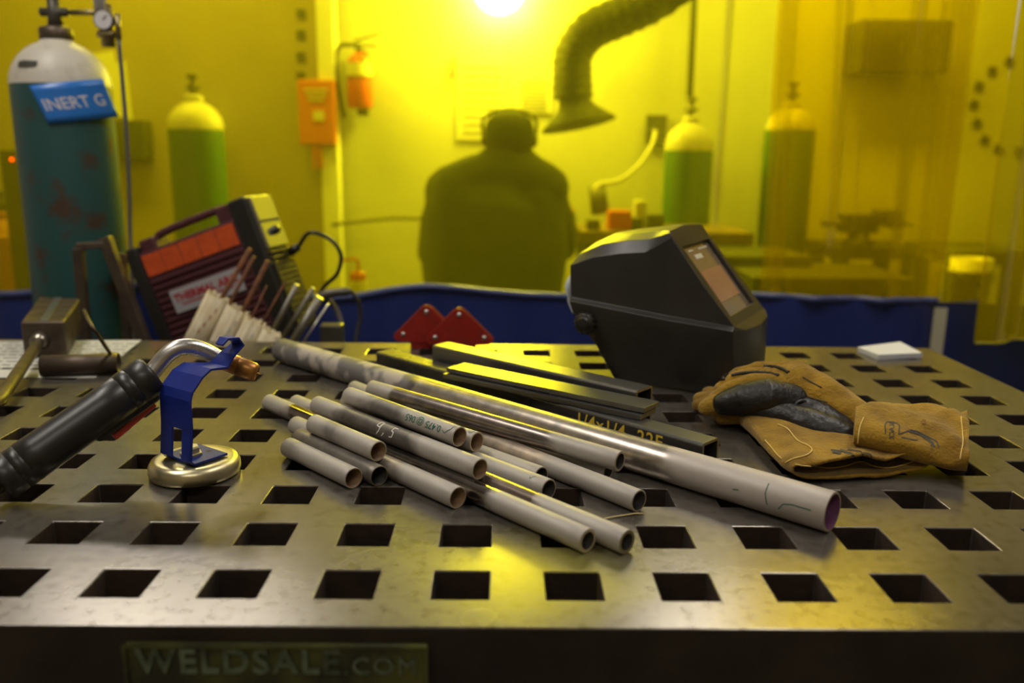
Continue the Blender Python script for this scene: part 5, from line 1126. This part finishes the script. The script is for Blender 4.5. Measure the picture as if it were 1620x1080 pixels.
# ================================================================== seated person, seen from behind
def body():
    t = thing('person', (.28, 2.75, 0), 'person seen from behind seated at the bench in dark jacket and cap', 'person')
    X, Y = .285, 2.70
    z = lambda v_: v_
    torso = [([(X-.01, Y-.01, .56), (X-.01, Y, .72), (X-.01, Y+.01, .90), (X-.005, Y+.02, 1.02), (X+.02, Y+.04, 1.12)], [.235, .262, .270, .255, .185], .52, V((0, 1, 0)))]
    prim = list(torso)
    sh_l, sh_r = V((X-.175, Y+.03, 1.09)), V((X+.185, Y+.04, 1.10))
    prim.append(([sh_l+V((0, 0, -.01)), V((X-.08, Y+.04, 1.12)), V((X+.03, Y+.04, 1.15)), V((X+.12, Y+.04, 1.125)), sh_r], [.105, .105, .105, .105, .095]))
    prim.append(([V((X-.15, Y+.03, 1.06)), V((X-.165, Y+.02, .85)), V((X-.15, Y, .62))], [.125, .135, .12]))
    prim.append(([V((X+.14, Y+.04, 1.06)), V((X+.15, Y+.03, .85)), V((X+.13, Y, .62))], [.115, .130, .12]))
    prim.append(([V((X-.02, Y+.04, 1.155)), V((X+.04, Y+.045, 1.20)), V((X+.10, Y+.05, 1.16))], [.092, .098, .086]))
    prim.append(([V((X+.04, Y+.03, 1.14)), V((X+.045, Y+.05, 1.22))], [.062, .056]))              # neck
    prim.append(([V((X+.045, Y+.055, 1.265)), V((X+.047, Y+.065, 1.315))], [.082, .080]))        # head
    prim.append(([V((X+.047, Y+.13, 1.275)), V((X+.047, Y+.152, 1.262))], [.020, .011]))         # nose
    prim.append(([V((X+.047, Y+.10, 1.235)), V((X+.047, Y+.115, 1.215))], [.040, .028]))         # jaw
    for s in (-1, 1): prim.append(([V((X+.045+s*.080, Y+.055, 1.285)), V((X+.045+s*.084, Y+.050, 1.262))], [.014, .011]))
    # arms
    el_l, el_r = V((X-.255, Y+.08, .84)), V((X+.265, Y+.14, .86)); ha_l, ha_r = V((X+.02, Y+.32, .985)), V((X+.30, Y+.34, .985))
    prim.append(([sh_l, sh_l.lerp(el_l, .5)+V((-.015, 0, 0)), el_l], [.078, .070, .060])); prim.append(([el_l, el_l.lerp(ha_l, .5), ha_l], [.060, .050, .034]))
    prim.append(([sh_r, sh_r.lerp(el_r, .5)+V((.01, 0, 0)), el_r], [.076, .068, .058])); prim.append(([el_r, el_r.lerp(ha_r, .5), ha_r], [.058, .048, .034]))
    for h0, d in ((ha_l, V((.55, .8, 0)).normalized()), (ha_r, V((-.1, 1, 0)).normalized())):
        prim.append(([h0, h0+d*.07], [.036, .038], .55)); sd = d.cross(V((0, 0, 1)))
        for i, L_ in enumerate((.060, .070, .066, .052)):
            b0 = h0+d*.08+sd*(-.030+i*.020); prim.append(([b0, b0+d*L_*.55+V((0, 0, .004)), b0+d*L_*.85+V((0, 0, -.016))], [.0105, .0100, .009]))
        prim.append(([h0+d*.03-sd*.030, h0+d*.055-sd*.055, h0+d*.085-sd*.060], [.013, .012, .010]))
    # legs: seated
    for s in (-1, 1):
        hip, kn_, an = V((X+s*.10, Y+.02, .55)), V((X+s*.16, Y+.10, .50)), V((X+s*.16, Y+.14, .09))
        kn_ = V((X+s*.15, Y+.12, .56)) if False else V((X+s*.17, Y+.13, .53))
        prim.append(([hip, V((X+s*.15, Y+.12, .56)), V((X+s*.17, Y+.13, .53))], [.095, .085, .070])) if False else prim.append(([hip, V((X+s*.14, Y+.22, .55)), V((X+s*.17, Y+.42, .53))], [.098, .085, .066]))
        kn_ = V((X+s*.17, Y+.42, .53)); an = V((X+s*.16, Y+.40, .10))
        prim.append(([kn_, kn_.lerp(an, .4), an], [.066, .056, .042])); prim.append(([an+V((0, -.03, -.03)), an+V((0, .08, -.055)), an+V((0, .17, -.060))], [.045, .040, .036], .9))
    bd = blob('body', prim, .010, [M_CLOTH, M_SKIN, M_TROUSER], t, 6)
    for p in bd.data.polygons:
        c = p.center
        if c.z > 1.215 and c.y > Y+.07 and abs(c.x-X-.045) < .10: p.material_index = 1
        elif c.z < .60: p.material_index = 2
        elif c.y > Y+.30 and c.z > .9: p.material_index = 1
    # cap with hood and ear defenders
    b = MB(); b.lathe([(.093, -.012), (.094, .03), (.086, .065), (.060, .088), (.025, .098), (.0, .099)], 32, 0, (X+.046, Y+.058, 1.285)); b.build('cap', M_CLOTH, t)
    b = MB(); b.lathe([(.088, -.075), (.090, -.04), (.090, .0)], 32, 0, (X+.045, Y+.050, 1.285)); vv = b.build('hair', M_HAIR, t)
    for s in (-1, 1):
        b = MB(); b.lathe([(.0, .030), (.022, .028), (.030, .015), (.030, 0)], 20, 0, (X+.046+s*.078, Y+.055, 1.28), V((s, 0, 0))); b.build('ear_muff', M_DARKM, t)
    b = MB(); b.sweep(catmull([(X+.046-.10, Y+.055, 1.29), (X+.046-.095, Y+.055, 1.36), (X+.046, Y+.055, 1.392), (X+.046+.095, Y+.055, 1.36), (X+.046+.10, Y+.055, 1.29)], 6), .007, 8); b.build('headset_band', M_DARKM, t)
    for s in (-1, 1):
        b = MB(); b.lathe([(.0, .004), (.007, .003), (.010, 0)], 12, 0, (X+.047+s*.030, Y+.136, 1.285), V((0, 1, 0))); b.build('eye', M_WHITE, t)
    b = MB(); b.beam((X+.030, Y+.150, 1.238), (X+.064, Y+.150, 1.238), .004, .007); b.build('mouth', M_RED, t)
    # collar
    b = MB(); b.lathe([(.085, -.02), (.078, .01), (.072, .03)], 28, 0, (X+.042, Y+.040, 1.185)); b.build('collar', M_CLOTH, t, solid=.006)
body()
s_ = thing('seat_stool', (.285, 2.70, 0), 'round stool the person sits on', 'stool')
b = MB(); b.lathe([(.0, .375), (.17, .375), (.175, .39), (.17, .41), (.0, .41)], 32, 0, (.285, 2.70, 0)); b.build('seat', M_DARKM, s_)
b = MB(); b.sweep([(.285, 2.70, .03), (.285, 2.70, .375)], .022, 14); b.build('column', M_ROD, s_)
for i in range(5):
    a = R(72*i+20); b = MB(); b.sweep([(.285, 2.70, .045), (.285+.22*math.cos(a), 2.70+.22*math.sin(a), .016)], .014, 8); b.build('foot_bar', M_DARKM, s_)
